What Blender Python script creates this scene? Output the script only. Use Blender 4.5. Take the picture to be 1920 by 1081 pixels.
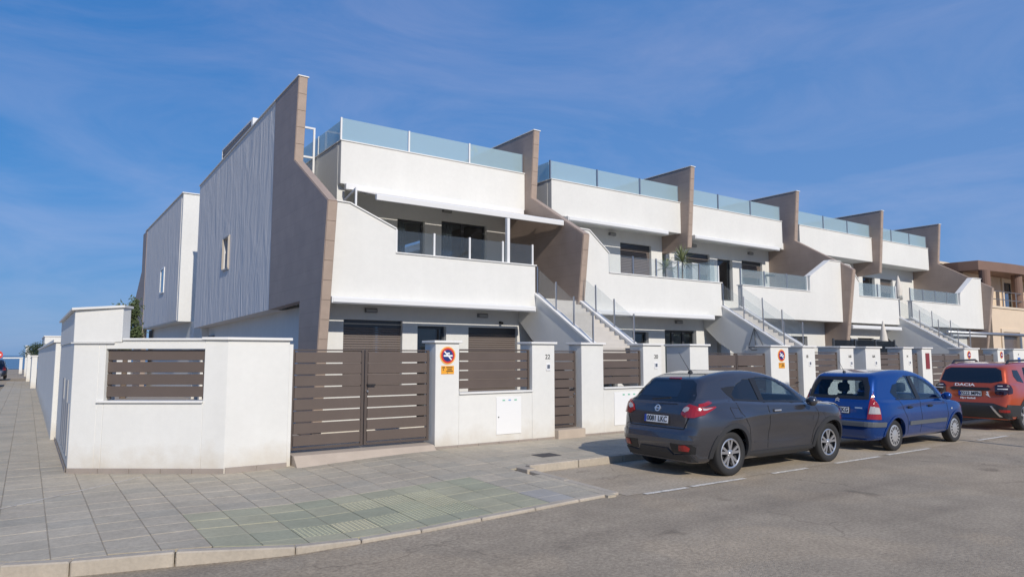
import bpy, bmesh, math, random
import numpy as np
from mathutils import Vector, Matrix
from mathutils.geometry import delaunay_2d_cdt
R = math.radians
rnd = random.Random(7)
scene = bpy.context.scene
COL = scene.collection
for o in list(bpy.data.objects): bpy.data.objects.remove(o)

# ------------------------------------------------------------------ camera
cam_d = bpy.data.cameras.new('camera'); cam = bpy.data.objects.new('camera', cam_d); COL.objects.link(cam)
cam.location = (0, 0, 1.8)
cam.rotation_euler = (R(90 + 5.5356), 0, R(55.03 - 90))
cam_d.sensor_width = 36.0; cam_d.lens = 1294.93 / 1920 * 36
cam_d.clip_start = 0.1; cam_d.clip_end = 40000
scene.camera = cam

# ------------------------------------------------------------------ sky and sun
SUN_EL = R(31); LX, LY = 0.14, 1.0            # light travels mostly along +Y (towards the facades)
world = bpy.data.worlds.new('World'); scene.world = world; world.use_nodes = True
nt = world.node_tree; nt.nodes.clear()
wo = nt.nodes.new('ShaderNodeOutputWorld'); bg = nt.nodes.new('ShaderNodeBackground')
sky = nt.nodes.new('ShaderNodeTexSky'); sky.sky_type = 'NISHITA'; sky.sun_disc = False
sky.sun_elevation = SUN_EL; sky.sun_rotation = math.atan2(-LX, -LY)
sky.air_density = 1.0; sky.dust_density = 0.35; sky.ozone_density = 3.2; sky.altitude = 0
bg.inputs['Strength'].default_value = 0.125
tc = nt.nodes.new('ShaderNodeTexCoord'); mp = nt.nodes.new('ShaderNodeMapping')
mp.inputs['Scale'].default_value = (1.0, 1.0, 3.2); mp.inputs['Rotation'].default_value = (R(12), R(18), R(30))
n1 = nt.nodes.new('ShaderNodeTexNoise'); n1.inputs['Scale'].default_value = 2.4; n1.inputs['Detail'].default_value = 10; n1.inputs['Roughness'].default_value = 0.6
n1.inputs['Distortion'].default_value = 0.9
r1 = nt.nodes.new('ShaderNodeValToRGB'); r1.color_ramp.elements[0].position = 0.40; r1.color_ramp.elements[1].position = 0.74
r1.color_ramp.elements[1].color = (0.52, 0.52, 0.52, 1)
hs = nt.nodes.new('ShaderNodeHueSaturation'); hs.inputs['Saturation'].default_value = 1.0
bw = nt.nodes.new('ShaderNodeHueSaturation'); bw.inputs['Saturation'].default_value = 0.62; bw.inputs['Value'].default_value = 1.14; bw.inputs['Hue'].default_value = 0.515
mx = nt.nodes.new('ShaderNodeMixRGB')
L = nt.links.new
tint = nt.nodes.new('ShaderNodeValToRGB'); sepz = nt.nodes.new('ShaderNodeSeparateXYZ'); L(tc.outputs['Generated'], sepz.inputs[0]); L(sepz.outputs['Z'], tint.inputs[0])
cr = tint.color_ramp; cr.elements[0].position = 0.0; cr.elements[0].color = (0.030, 0.185, 0.47, 1); cr.elements[1].position = 0.75; cr.elements[1].color = (0.036, 0.14, 0.40, 1)
e_ = cr.elements.new(0.2); e_.color = (0.036, 0.192, 0.50, 1); e_ = cr.elements.new(0.42); e_.color = (0.022, 0.155, 0.455, 1)
sc8 = nt.nodes.new('ShaderNodeMixRGB'); sc8.blend_type = 'MULTIPLY'; sc8.inputs[0].default_value = 1; sc8.inputs[2].default_value = (8, 8, 8, 1); hz = nt.nodes.new('ShaderNodeMapRange'); hz.inputs['From Min'].default_value = 0.15; hz.inputs['From Max'].default_value = 1.0; hz.inputs['To Max'].default_value = 0.6; L(sepz.outputs['X'], hz.inputs['Value'])
hm = nt.nodes.new('ShaderNodeMixRGB'); hm.inputs[2].default_value = (0.155, 0.265, 0.53, 1); L(hz.outputs[0], hm.inputs[0]); L(tint.outputs[0], hm.inputs[1]); L(hm.outputs[0], sc8.inputs[1])
base = nt.nodes.new('ShaderNodeMixRGB'); base.inputs[0].default_value = 0.87; L(sky.outputs[0], base.inputs[1]); L(sc8.outputs[0], base.inputs[2])
L(tc.outputs['Generated'], mp.inputs[0]); L(mp.outputs[0], n1.inputs['Vector']); L(n1.outputs['Fac'], r1.inputs[0])
L(base.outputs[0], hs.inputs['Color']); L(base.outputs[0], bw.inputs['Color'])
L(r1.outputs[0], mx.inputs[0]); L(hs.outputs[0], mx.inputs[1]); L(bw.outputs[0], mx.inputs[2])
L(mx.outputs[0], bg.inputs['Color']); L(bg.outputs[0], wo.inputs['Surface'])
sd = bpy.data.lights.new('sun', 'SUN'); sd.energy = 3.15; sd.angle = R(0.53); sd.color = (1.0, 0.925, 0.82)
so = bpy.data.objects.new('sun', sd); COL.objects.link(so); so.location = (-10, -60, 40)
ld = Vector((LX, LY, -math.tan(SUN_EL) * math.hypot(LX, LY)))
so.rotation_euler = ld.to_track_quat('-Z', 'Y').to_euler()
scene.view_settings.view_transform = 'Standard'; scene.view_settings.look = 'None'
scene.view_settings.exposure = 0.22; scene.view_settings.gamma = 1.0
scene.cycles.max_bounces = 8; scene.cycles.transparent_max_bounces = 16

# ------------------------------------------------------------------ materials
MATS = {}
def mat(name, col, rough=0.6, metal=0.0, var=None, bump=None, coat=0.0, spec=0.5, stretch=None, var2=None, coords='pos', var3=None, streak=0):
    """principled material; var=(scale, amount) large colour drift, var2 fine grain, bump=(scale, strength, distance)"""
    if name in MATS: return MATS[name]
    m = bpy.data.materials.new(name); m.use_nodes = True; n = m.node_tree; b = n.nodes['Principled BSDF']
    b.inputs['Base Color'].default_value = (*col, 1); b.inputs['Roughness'].default_value = rough
    b.inputs['Metallic'].default_value = metal; b.inputs['Specular IOR Level'].default_value = spec
    b.inputs['Coat Weight'].default_value = coat; b.inputs['Coat Roughness'].default_value = 0.04
    vec = None
    if var or bump or var2:
        if coords == 'pos': vec = n.nodes.new('ShaderNodeNewGeometry').outputs['Position']
        else: vec = n.nodes.new('ShaderNodeTexCoord').outputs['Object']
        if stretch:
            q = n.nodes.new('ShaderNodeMapping'); q.inputs['Scale'].default_value = stretch
            n.links.new(vec, q.inputs[0]); vec = q.outputs[0]
    src = None
    for v in (var, var2, var3, (1.0, streak) if streak else None):
        if not v: continue
        t = n.nodes.new('ShaderNodeTexNoise'); t.inputs['Scale'].default_value = v[0]; t.inputs['Detail'].default_value = 6; t.inputs['Roughness'].default_value = 0.6
        if streak and v[1] == streak:
            q = n.nodes.new('ShaderNodeMapping'); q.inputs['Scale'].default_value = (3.2, 3.2, 0.25); n.links.new(vec, q.inputs[0]); n.links.new(q.outputs[0], t.inputs['Vector'])
        else: n.links.new(vec, t.inputs['Vector'])
        mr = n.nodes.new('ShaderNodeMapRange'); mr.inputs['From Min'].default_value = 0.3; mr.inputs['From Max'].default_value = 0.7
        mr.inputs['To Min'].default_value = 1 - v[1]; mr.inputs['To Max'].default_value = 1 + v[1]
        n.links.new(t.outputs['Fac'], mr.inputs['Value'])
        mm = n.nodes.new('ShaderNodeMixRGB'); mm.blend_type = 'MULTIPLY'; mm.inputs[0].default_value = 1
        if src is None: mm.inputs[1].default_value = (*col, 1)
        else: n.links.new(src, mm.inputs[1])
        n.links.new(mr.outputs[0], mm.inputs[2]); src = mm.outputs[0]
    if src is not None: n.links.new(src, b.inputs['Base Color'])
    if bump:
        t = n.nodes.new('ShaderNodeTexNoise'); t.inputs['Scale'].default_value = bump[0]; t.inputs['Detail'].default_value = 8
        n.links.new(vec, t.inputs['Vector'])
        bp = n.nodes.new('ShaderNodeBump'); bp.inputs['Strength'].default_value = bump[1]; bp.inputs['Distance'].default_value = bump[2] if len(bump) > 2 else 0.01
        n.links.new(t.outputs['Fac'], bp.inputs['Height']); n.links.new(bp.outputs[0], b.inputs['Normal'])
    MATS[name] = m; return m

def glass_mat(name, tint, refl=1.0, haze=0.0, hazecol=(0.5, 0.6, 0.65), rough=0.01):
    """thin pane: tinted see-through + fresnel gloss + optional milky scatter"""
    if name in MATS: return MATS[name]
    m = bpy.data.materials.new(name); m.use_nodes = True; n = m.node_tree; n.nodes.clear(); l = n.links.new
    out = n.nodes.new('ShaderNodeOutputMaterial'); tr = n.nodes.new('ShaderNodeBsdfTransparent'); tr.inputs[0].default_value = (*tint, 1)
    base = tr.outputs[0]
    if haze:
        df = n.nodes.new('ShaderNodeBsdfDiffuse'); df.inputs[0].default_value = (*hazecol, 1)
        tl = n.nodes.new('ShaderNodeBsdfTranslucent'); tl.inputs[0].default_value = (*hazecol, 1)
        a = n.nodes.new('ShaderNodeMixShader'); a.inputs[0].default_value = 0.4; l(df.outputs[0], a.inputs[1]); l(tl.outputs[0], a.inputs[2])
        b = n.nodes.new('ShaderNodeMixShader'); b.inputs[0].default_value = haze; l(base, b.inputs[1]); l(a.outputs[0], b.inputs[2]); base = b.outputs[0]
    gl = n.nodes.new('ShaderNodeBsdfGlossy'); gl.inputs['Roughness'].default_value = rough
    fr = n.nodes.new('ShaderNodeFresnel'); fr.inputs['IOR'].default_value = 1.5
    ge = n.nodes.new('ShaderNodeNewGeometry'); io = n.nodes.new('ShaderNodeMapRange'); io.inputs['To Min'].default_value = 1.5; io.inputs['To Max'].default_value = 1 / 1.5; l(ge.outputs['Backfacing'], io.inputs['Value']); l(io.outputs[0], fr.inputs['IOR'])
    mu = n.nodes.new('ShaderNodeMath'); mu.operation = 'MULTIPLY'; mu.inputs[1].default_value = refl; l(fr.outputs[0], mu.inputs[0])
    c = n.nodes.new('ShaderNodeMixShader'); l(mu.outputs[0], c.inputs[0]); l(base, c.inputs[1]); l(gl.outputs[0], c.inputs[2])
    l(c.outputs[0], out.inputs[0]); MATS[name] = m; return m

WHITE = mat('white_render', (0.705, 0.70, 0.665), 0.85, var=(0.7, 0.03), var2=(9, 0.02), bump=(60, 0.25, 0.004), streak=0.016)
COPE = mat('white_coping', (0.74, 0.73, 0.70), 0.6, var=(3, 0.04))
def stucco_relief():
    m = mat('side_stucco', (0.64, 0.63, 0.62), 0.9)
    n = m.node_tree; b = n.nodes['Principled BSDF']; l = n.links.new
    g = n.nodes.new('ShaderNodeNewGeometry'); q = n.nodes.new('ShaderNodeMapping'); q.inputs['Scale'].default_value = (1, 1.35, 0.34); l(g.outputs['Position'], q.inputs[0])
    t = n.nodes.new('ShaderNodeTexNoise'); t.inputs['Scale'].default_value = 1.25; t.inputs['Detail'].default_value = 5; t.inputs['Distortion'].default_value = 1.6; l(q.outputs[0], t.inputs['Vector'])
    bp = n.nodes.new('ShaderNodeBump'); bp.inputs['Strength'].default_value = 0.6; bp.inputs['Distance'].default_value = 0.10; l(t.outputs['Fac'], bp.inputs['Height']); l(bp.outputs[0], b.inputs['Normal'])
    return m
def splash_dirt(m):
    """beige rain splash on the lowest hand's breadth of the render, broken up by noise"""
    n = m.node_tree; b = n.nodes['Principled BSDF']; l = n.links.new; src = b.inputs['Base Color'].links[0].from_socket
    g = n.nodes.new('ShaderNodeNewGeometry'); sp = n.nodes.new('ShaderNodeSeparateXYZ'); l(g.outputs['Position'], sp.inputs[0])
    t = n.nodes.new('ShaderNodeTexNoise'); t.inputs['Scale'].default_value = 2.6; t.inputs['Detail'].default_value = 9; t.inputs['Roughness'].default_value = 0.65; l(g.outputs['Position'], t.inputs['Vector'])
    a = n.nodes.new('ShaderNodeMath'); a.operation = 'MULTIPLY_ADD'; a.inputs[1].default_value = -0.9; l(t.outputs['Fac'], a.inputs[0]); l(sp.outputs['Z'], a.inputs[2])
    r = n.nodes.new('ShaderNodeMapRange'); r.inputs['From Min'].default_value = -0.40; r.inputs['From Max'].default_value = 0.02; r.inputs['To Min'].default_value = 0.55; r.inputs['To Max'].default_value = 0.0; l(a.outputs[0], r.inputs['Value'])
    mm = n.nodes.new('ShaderNodeMixRGB'); mm.inputs[2].default_value = (0.50, 0.43, 0.33, 1); l(r.outputs[0], mm.inputs[0]); l(src, mm.inputs[1]); l(mm.outputs[0], b.inputs['Base Color'])
splash_dirt(WHITE)
STUCCO = stucco_relief()
def tile_joint_mat(name, col, sy, sz, jw=0.012, plane='yz'):
    m = mat(name, col, 0.55)
    n = m.node_tree; b = n.nodes['Principled BSDF']; l = n.links.new
    g = n.nodes.new('ShaderNodeNewGeometry'); sp = n.nodes.new('ShaderNodeSeparateXYZ'); l(g.outputs['Position'], sp.inputs[0])
    cb = n.nodes.new('ShaderNodeCombineXYZ'); l(sp.outputs['Y'], cb.inputs[0]); l(sp.outputs['Z'], cb.inputs[1])
    br = n.nodes.new('ShaderNodeTexBrick'); br.inputs['Scale'].default_value = 1; br.inputs['Brick Width'].default_value = sy; br.inputs['Row Height'].default_value = sz
    br.inputs['Mortar Size'].default_value = jw / 2; br.inputs['Mortar Smooth'].default_value = 0.1; br.inputs['Bias'].default_value = 0
    br.inputs['Color1'].default_value = (*[c * 0.975 for c in col], 1); br.inputs['Color2'].default_value = (*[c * 1.025 for c in col], 1); br.inputs['Mortar'].default_value = (*[c * 0.86 for c in col], 1)
    l(cb.outputs[0], br.inputs['Vector'])
    t = n.nodes.new('ShaderNodeTexNoise'); t.inputs['Scale'].default_value = 2.2; t.inputs['Detail'].default_value = 8
    l(g.outputs['Position'], t.inputs['Vector'])
    mr = n.nodes.new('ShaderNodeMapRange'); mr.inputs['To Min'].default_value = 0.82; mr.inputs['To Max'].default_value = 1.18; l(t.outputs['Fac'], mr.inputs['Value'])
    mm = n.nodes.new('ShaderNodeMixRGB'); mm.blend_type = 'MULTIPLY'; mm.inputs[0].default_value = 1; l(br.outputs['Color'], mm.inputs[1]); l(mr.outputs[0], mm.inputs[2]); l(mm.outputs[0], b.inputs['Base Color'])
    return m
FIN = tile_joint_mat('taupe_cladding', (0.32, 0.25, 0.21), 1.2, 0.3)
CAPT = mat('beige_cap_tile', (0.38, 0.295, 0.235), 0.5, var=(5, 0.08))
SLAT = mat('brown_grey_slat', (0.118, 0.091, 0.076), 0.42, var=(2.5, 0.06))
SLATF = mat('dark_gate_frame', (0.09, 0.07, 0.06), 0.42)
ALU = mat('anthracite_frame', (0.05, 0.055, 0.062), 0.35)
SHUT = mat('brown_shutter', (0.17, 0.14, 0.125), 0.5)
STEEL = mat('brushed_steel', (0.42, 0.42, 0.43), 0.35, metal=0.9)
DSTEEL = mat('dark_steel_post', (0.12, 0.125, 0.13), 0.4, metal=0.5)
WMET = mat('white_metal', (0.74, 0.74, 0.73), 0.4)
CANV = mat('awning_canvas', (0.66, 0.62, 0.56), 0.9, var=(4, 0.04))
LAMP = mat('grey_lamp_casing', (0.22, 0.22, 0.22), 0.5)
BLACK = mat('black_plastic', (0.02, 0.02, 0.021), 0.5)
RGLASS = glass_mat('frosted_roof_glass', (0.86, 0.95, 0.97), 0.6, 0.56, (0.58, 0.73, 0.77))
CGLASS = glass_mat('clear_balustrade_glass', (0.96, 0.975, 0.98), 0.8, 0.05, (0.5, 0.56, 0.58))
MGLASS = glass_mat('milky_balustrade_glass', (0.92, 0.96, 0.97), 0.8, 0.22, (0.5, 0.60, 0.63))
WGLASS = glass_mat('window_pane', (0.72, 0.77, 0.80), 1.3)
WGLASS2 = glass_mat('window_pane_clear', (0.55, 0.6, 0.62), 1.0)
YARD = mat('yard_tile', (0.34, 0.30, 0.26), 0.8, var=(3, 0.1))
ORANGE = mat('orange_plate', (0.80, 0.36, 0.03), 0.5)
RED = mat('sign_red', (0.62, 0.04, 0.025), 0.4)
NAVY = mat('sign_blue', (0.02, 0.03, 0.16), 0.4)
INK = mat('black_ink', (0.015, 0.015, 0.015), 0.5)
PLAIN = mat('sign_white', (0.8, 0.8, 0.8), 0.45)

# ------------------------------------------------------------------ mesh tools
class MB:
    def __init__(s): s.v = []; s.f = []
    def add(s, vs, fs):
        k = len(s.v); s.v += [tuple(p) for p in vs]; s.f += [tuple(i + k for i in q) for q in fs]; return s
    def box(s, x0, x1, y0, y1, z0, z1):
        return s.add([(x0, y0, z0), (x1, y0, z0), (x1, y1, z0), (x0, y1, z0), (x0, y0, z1), (x1, y0, z1), (x1, y1, z1), (x0, y1, z1)],
                     [(3, 2, 1, 0), (4, 5, 6, 7), (0, 1, 5, 4), (1, 2, 6, 5), (2, 3, 7, 6), (3, 0, 4, 7)])
    def prism(s, a, b):
        """two matching loops of 3d points joined into a solid"""
        n = len(a)
        return s.add(list(a) + list(b), [tuple(range(n))[::-1], tuple(range(n, 2 * n))] + [(i, (i + 1) % n, (i + 1) % n + n, i + n) for i in range(n)])
    def px(s, poly, x0, x1): return s.prism([(x0, y, z) for y, z in poly], [(x1, y, z) for y, z in poly])
    def py(s, poly, y0, y1): return s.prism([(x, y0, z) for x, z in poly], [(x, y1, z) for x, z in poly])
    def pz(s, poly, z0, z1): return s.prism([(x, y, z0) for x, y in poly], [(x, y, z1) for x, y in poly])
    def tube(s, a, b, r, n=8, r2=None):
        a = Vector(a); b = Vector(b); d = (b - a).normalized(); r2 = r if r2 is None else r2
        u = d.orthogonal().normalized(); w = d.cross(u)
        return s.prism([a + r * (math.cos(2 * math.pi * i / n) * u + math.sin(2 * math.pi * i / n) * w) for i in range(n)],
                       [b + r2 * (math.cos(2 * math.pi * i / n) * u + math.sin(2 * math.pi * i / n) * w) for i in range(n)])
    def bar(s, a, b, w, h):
        """rectangular bar from a to b, w sideways, h upwards"""
        a = Vector(a); b = Vector(b); d = (b - a).normalized()
        u = d.cross(Vector((0, 0, 1)));  u = u.normalized() if u.length > 1e-4 else Vector((1, 0, 0)); t = u.cross(d)
        q = [(-1, -1), (1, -1), (1, 1), (-1, 1)]
        return s.prism([a + u * (i * w / 2) + t * (j * h / 2) for i, j in q], [b + u * (i * w / 2) + t * (j * h / 2) for i, j in q])
    def lathe(s, prof, n=40, axis='y', c=(0, 0, 0), close=False):
        """prof: (radius, along) pairs"""
        vs = []; m = len(prof)
        for i in range(n):
            t = 2 * math.pi * i / n
            for r, h in prof:
                p = (r * math.cos(t), h, r * math.sin(t)) if axis == 'y' else (r * math.cos(t), r * math.sin(t), h)
                vs.append((p[0] + c[0], p[1] + c[1], p[2] + c[2]))
        fs = []
        for i in range(n):
            j = (i + 1) % n
            for k in range(m if close else m - 1):
                q = (k + 1) % m; fs.append((i * m + k, j * m + k, j * m + q, i * m + q))
        return s.add(vs, fs)
    def mesh(s, name, m=None, bevel=0, smooth=False, seg=1):
        me = bpy.data.meshes.new(name); me.from_pydata(s.v, [], s.f); bm = bmesh.new(); bm.from_mesh(me)
        bmesh.ops.recalc_face_normals(bm, faces=bm.faces[:])
        if bevel:
            bmesh.ops.bevel(bm, geom=[e for e in bm.edges if len(e.link_faces) == 2 and e.calc_face_angle(0) > 0.5], offset=bevel, segments=seg, affect='EDGES', clamp_overlap=True)
        bm.to_mesh(me); bm.free()
        if smooth: me.polygons.foreach_set('use_smooth', [True] * len(me.polygons))
        if m: me.materials.append(m)
        return me
    def build(s, name, m=None, parent=None, bevel=0, smooth=False, seg=1):
        return link(name, s.mesh(name, m, bevel, smooth, seg), parent)
def world_of(p):
    return p.matrix_basis if p.parent is None else world_of(p.parent) @ p.matrix_parent_inverse @ p.matrix_basis
def link(name, me, parent=None):
    o = bpy.data.objects.new(name, me); COL.objects.link(o)
    if parent is not None:
        o.parent = parent; o.matrix_parent_inverse = world_of(parent).inverted()
    return o
def tag(o, label, cat, group=None, kind=None):
    if label: o['label'] = label
    if cat: o['category'] = cat
    if group: o['group'] = group
    if kind: o['kind'] = kind
    return o
def thing(name, label, cat, loc, group=None, rz=0):
    o = bpy.data.objects.new(name, None); COL.objects.link(o); o.location = loc; o.rotation_euler = (0, 0, rz); o.empty_display_size = 0.2
    return tag(o, label, cat, group)
def struct(name, mb, m, bevel=0):
    o = mb.build(name, m, None, bevel); o['kind'] = 'structure'; return o
def text(name, s, size, loc, rot, m, parent, depth=0.002, align='CENTER', sx=1.0, bold=0.0):
    c = bpy.data.curves.new(name, 'FONT'); c.body = s; c.size = size; c.extrude = depth; c.align_x = align; c.align_y = 'CENTER'; c.offset = bold
    t = bpy.data.objects.new(name, c); COL.objects.link(t)
    me = bpy.data.meshes.new_from_object(t.evaluated_get(bpy.context.evaluated_depsgraph_get()))
    bpy.data.objects.remove(t); bpy.data.curves.remove(c)
    M = Matrix.Translation(loc) @ (rot if isinstance(rot, Matrix) else Matrix.Rotation(R(90), 4, 'X')) @ Matrix.Diagonal((sx, 1, 1, 1))
    me.transform(M); me.materials.clear(); me.materials.append(m)
    return link(name, me, parent)
FRONT = Matrix.Rotation(R(90), 4, 'X')        # text on a face that looks to -Y
def wall_panel(mb, x0, x1, z0, z1, y0, y1, holes=()):
    """wall in the x-z plane, y0 front, with real openings"""
    xs = sorted({x0, x1, *[v for h in holes for v in h[:2]]}); zs = sorted({z0, z1, *[v for h in holes for v in h[2:]]})
    xs = [x for x in xs if x0 <= x <= x1]; zs = [z for z in zs if z0 <= z <= z1]
    def solid(i, j):
        if i < 0 or j < 0 or i >= len(xs) - 1 or j >= len(zs) - 1: return False
        cx = (xs[i] + xs[i + 1]) / 2; cz = (zs[j] + zs[j + 1]) / 2
        return not any(h[0] < cx < h[1] and h[2] < cz < h[3] for h in holes)
    for i in range(len(xs) - 1):
        for j in range(len(zs) - 1):
            if not solid(i, j): continue
            a, b, c, d = xs[i], xs[i + 1], zs[j], zs[j + 1]
            mb.add([(a, y0, c), (b, y0, c), (b, y0, d), (a, y0, d)], [(0, 1, 2, 3)]); mb.add([(a, y1, c), (b, y1, c), (b, y1, d), (a, y1, d)], [(3, 2, 1, 0)])
            if not solid(i - 1, j): mb.add([(a, y0, c), (a, y0, d), (a, y1, d), (a, y1, c)], [(0, 1, 2, 3)])
            if not solid(i + 1, j): mb.add([(b, y0, c), (b, y1, c), (b, y1, d), (b, y0, d)], [(0, 1, 2, 3)])
            if not solid(i, j - 1): mb.add([(a, y0, c), (a, y1, c), (b, y1, c), (b, y0, c)], [(0, 1, 2, 3)])
            if not solid(i, j + 1): mb.add([(a, y0, d), (b, y0, d), (b, y1, d), (a, y1, d)], [(0, 1, 2, 3)])
    return mb
def weld(o):
    bm = bmesh.new(); bm.from_mesh(o.data); bmesh.ops.remove_doubles(bm, verts=bm.verts[:], dist=1e-4); bmesh.ops.recalc_face_normals(bm, faces=bm.faces[:]); bm.to_mesh(o.data); bm.free(); return o
def ss(a, b, x):
    t = min(1, max(0, (x - a) / (b - a))); return t * t * (3 - 2 * t)
def lerp(a, b, t): return a + (b - a) * t

# ------------------------------------------------------------------ ground heights
def zroad(x, y): return -0.10 * (1 - ss(1.0, 6.0, x))
def zpave(x, y):
    zk = lerp(0.025, zroad(x, 6.8) + 0.03, ss(1.2, 3.2, x))
    zw = lerp(0.03, 0.12, ss(2.5, 6.0, x))
    zb = lerp(zk, zw, min(1, max(0, (y - 6.8) / 4.0)))
    return lerp(zb, 0.12, ss(6.3, 6.9, x))
KERB = [(6.42, 8.72), (6.42, 6.74), (5.0, 6.66), (3.5, 6.65), (2.2, 6.74), (1.2, 7.05), (0.4, 7.25), (-0.1, 7.45), (-0.62, 7.95), (-0.98, 8.7), (-1.1, 9.8), (-1.1, 60)]
BAYKERB = [(70, 8.72), (6.42, 8.72)]

# road sheet: one sheet out to the horizon, finer near the camera
ROAD = mat('asphalt', (0.365, 0.30, 0.218), 0.92, var=(0.35, 0.13), var3=(1.9, 0.11), var2=(30, 0.28), bump=(90, 0.9, 0.012))
def road_wear(m):
    n = m.node_tree; b = n.nodes['Principled BSDF']; l = n.links.new; src = b.inputs['Base Color'].links[0].from_socket
    g = n.nodes.new('ShaderNodeNewGeometry')
    def layer(fac, col, mode='MULTIPLY'):
        nonlocal src
        mm = n.nodes.new('ShaderNodeMixRGB'); mm.blend_type = mode; mm.inputs[2].default_value = (*col, 1); l(fac, mm.inputs[0]); l(src, mm.inputs[1]); src = mm.outputs[0]
    def noise(scale, sc, lo, hi, top, det=6):
        q = n.nodes.new('ShaderNodeMapping'); q.inputs['Scale'].default_value = sc; l(g.outputs['Position'], q.inputs[0])
        t = n.nodes.new('ShaderNodeTexNoise'); t.inputs['Scale'].default_value = scale; t.inputs['Detail'].default_value = det; t.inputs['Distortion'].default_value = 0.4; l(q.outputs[0], t.inputs['Vector'])
        r = n.nodes.new('ShaderNodeMapRange'); r.inputs['From Min'].default_value = lo; r.inputs['From Max'].default_value = hi; r.inputs['To Max'].default_value = top; l(t.outputs['Fac'], r.inputs['Value']); return r.outputs[0]
    layer(noise(1.0, (0.10, 1.1, 1), 0.5, 0.68, 0.8), (0.74, 0.74, 0.75))          # tyre-polished lanes
    layer(noise(0.55, (1, 1, 1), 0.53, 0.57, 0.55, 3), (1.13, 1.09, 1.04))         # paler repaired patches
    layer(noise(1.3, (1, 1, 1), 0.66, 0.74, 0.7), (0.55, 0.54, 0.53))              # oil spots
    v = n.nodes.new('ShaderNodeTexVoronoi'); v.feature = 'DISTANCE_TO_EDGE'; v.inputs['Scale'].default_value = 0.42
    w = n.nodes.new('ShaderNodeTexNoise'); w.inputs['Scale'].default_value = 1.6; w.inputs['Detail'].default_value = 6; l(g.outputs['Position'], w.inputs['Vector'])
    ad = n.nodes.new('ShaderNodeMixRGB'); ad.blend_type = 'ADD'; ad.inputs[0].default_value = 0.9; l(g.outputs['Position'], ad.inputs[1]); l(w.outputs['Color'], ad.inputs[2]); l(ad.outputs[0], v.inputs['Vector'])
    r = n.nodes.new('ShaderNodeMapRange'); r.inputs['From Min'].default_value = 0.002; r.inputs['From Max'].default_value = 0.009; r.inputs['To Min'].default_value = 0.4; r.inputs['To Max'].default_value = 0; l(v.outputs['Distance'], r.inputs['Value'])
    mk = n.nodes.new('ShaderNodeMath'); mk.operation = 'MULTIPLY'; l(r.outputs[0], mk.inputs[0]); l(noise(0.5, (1, 1, 1), 0.5, 0.6, 1.0), mk.inputs[1])
    layer(mk.outputs[0], (0.35, 0.34, 0.33))                                       # cracks
    l(src, b.inputs['Base Color'])
road_wear(ROAD)
def axis_pts(a, b, fine0, fine1, st):
    p = list(np.arange(fine0, fine1 + 1e-6, st)); k = fine1; d = st
    while k < b: d *= 1.6; k += d; p.append(min(k, b))
    k = fine0; d = st
    while k > a: d *= 1.6; k -= d; p.insert(0, max(k, a))
    return p
xs = axis_pts(-3000, 6000, -6, 26, 0.4); ys = axis_pts(-1500, 6000, -4, 14, 0.4)
V = [(x, y, zroad(x, y) - (0.0 if y < 120 else min(30, (y - 120) * 0.02))) for y in ys for x in xs]; nx = len(xs)
mb = MB().add(V, [(j * nx + i, j * nx + i + 1, (j + 1) * nx + i + 1, (j + 1) * nx + i) for j in range(len(ys) - 1) for i in range(nx - 1)])
road = struct('road', mb, ROAD)
for p in road.data.polygons: p.use_smooth = True
SEA = mat('sea_water', (0.03, 0.09, 0.16), 0.25)
struct('sea', MB().add([(-9000, 170, -0.9), (1000, 170, -0.9), (1000, 30000, -0.9), (-9000, 30000, -0.9)], [(0, 1, 2, 3)]), SEA)
# ------------------------------------------------------------------ pavement: bed, slabs, kerb stones
MORTAR = mat('mortar_bed', (0.31, 0.275, 0.225), 0.95, var=(6, 0.15))
PAVM = [mat('pavement_slab_%s' % n, c, 0.82, var=(0.9, 0.12), var3=(5, 0.07), var2=(24, 0.12), bump=(45, 0.5, 0.006)) for n, c in
        (('grey', (0.42, 0.37, 0.285)), ('warm', (0.43, 0.375, 0.288)), ('cool', (0.395, 0.355, 0.28)), ('pale', (0.445, 0.39, 0.30)))]
GREENM = [mat('green_slab_%s' % n, c, 0.8, var=(1.5, 0.12), var2=(22, 0.08), bump=(45, 0.4, 0.005)) for n, c in
          (('dull', (0.365, 0.352, 0.245)), ('dark', (0.335, 0.335, 0.235)), ('olive', (0.39, 0.37, 0.255)))]
BLUEM = [mat('blue_grey_slab', (0.365, 0.345, 0.31), 0.8, var=(2, 0.1), bump=(45, 0.4, 0.005))]
KERBM = mat('concrete_kerb', (0.43, 0.375, 0.30), 0.85, var=(2, 0.12), var2=(30, 0.08), bump=(40, 0.4, 0.006))
LEFTX = -1.1
region = KERB + [(0.45, 60), (0.45, 13.0), (0.62, 12.66), (2.5, 11.3), (70, 11.3), (70, 8.72)]
mb = MB()
poly2 = [Vector(p) for p in region]
# bed as clipped columns of a fine grid so that it follows the heights
def clip(poly, a, b):
    """keep the part of poly left of a->b"""
    ax, ay = a; ex, ey = b[0] - ax, b[1] - ay; out = []
    for i in range(len(poly)):
        p, q = poly[i], poly[(i + 1) % len(poly)]
        sp = ex * (p[1] - ay) - ey * (p[0] - ax); sq = ex * (q[1] - ay) - ey * (q[0] - ax)
        if sp >= 0: out.append(p)
        if sp * sq < 0: t = sp / (sp - sq); out.append((p[0] + t * (q[0] - p[0]), p[1] + t * (q[1] - p[1])))
    return out
def inset_kerb(d):
    """pavement edge d inside the kerb line"""
    pts = [Vector(p) for p in KERB]; out = []
    for i, p in enumerate(pts):
        n = Vector((0, 0))
        for a, b in ((i - 1, i), (i, i + 1)):
            if a < 0 or b >= len(pts): continue
            e = (pts[b] - pts[a]).normalized(); n += Vector((e.y, -e.x))
        n.normalize(); out.append(p + n * d)
    return out
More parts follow.
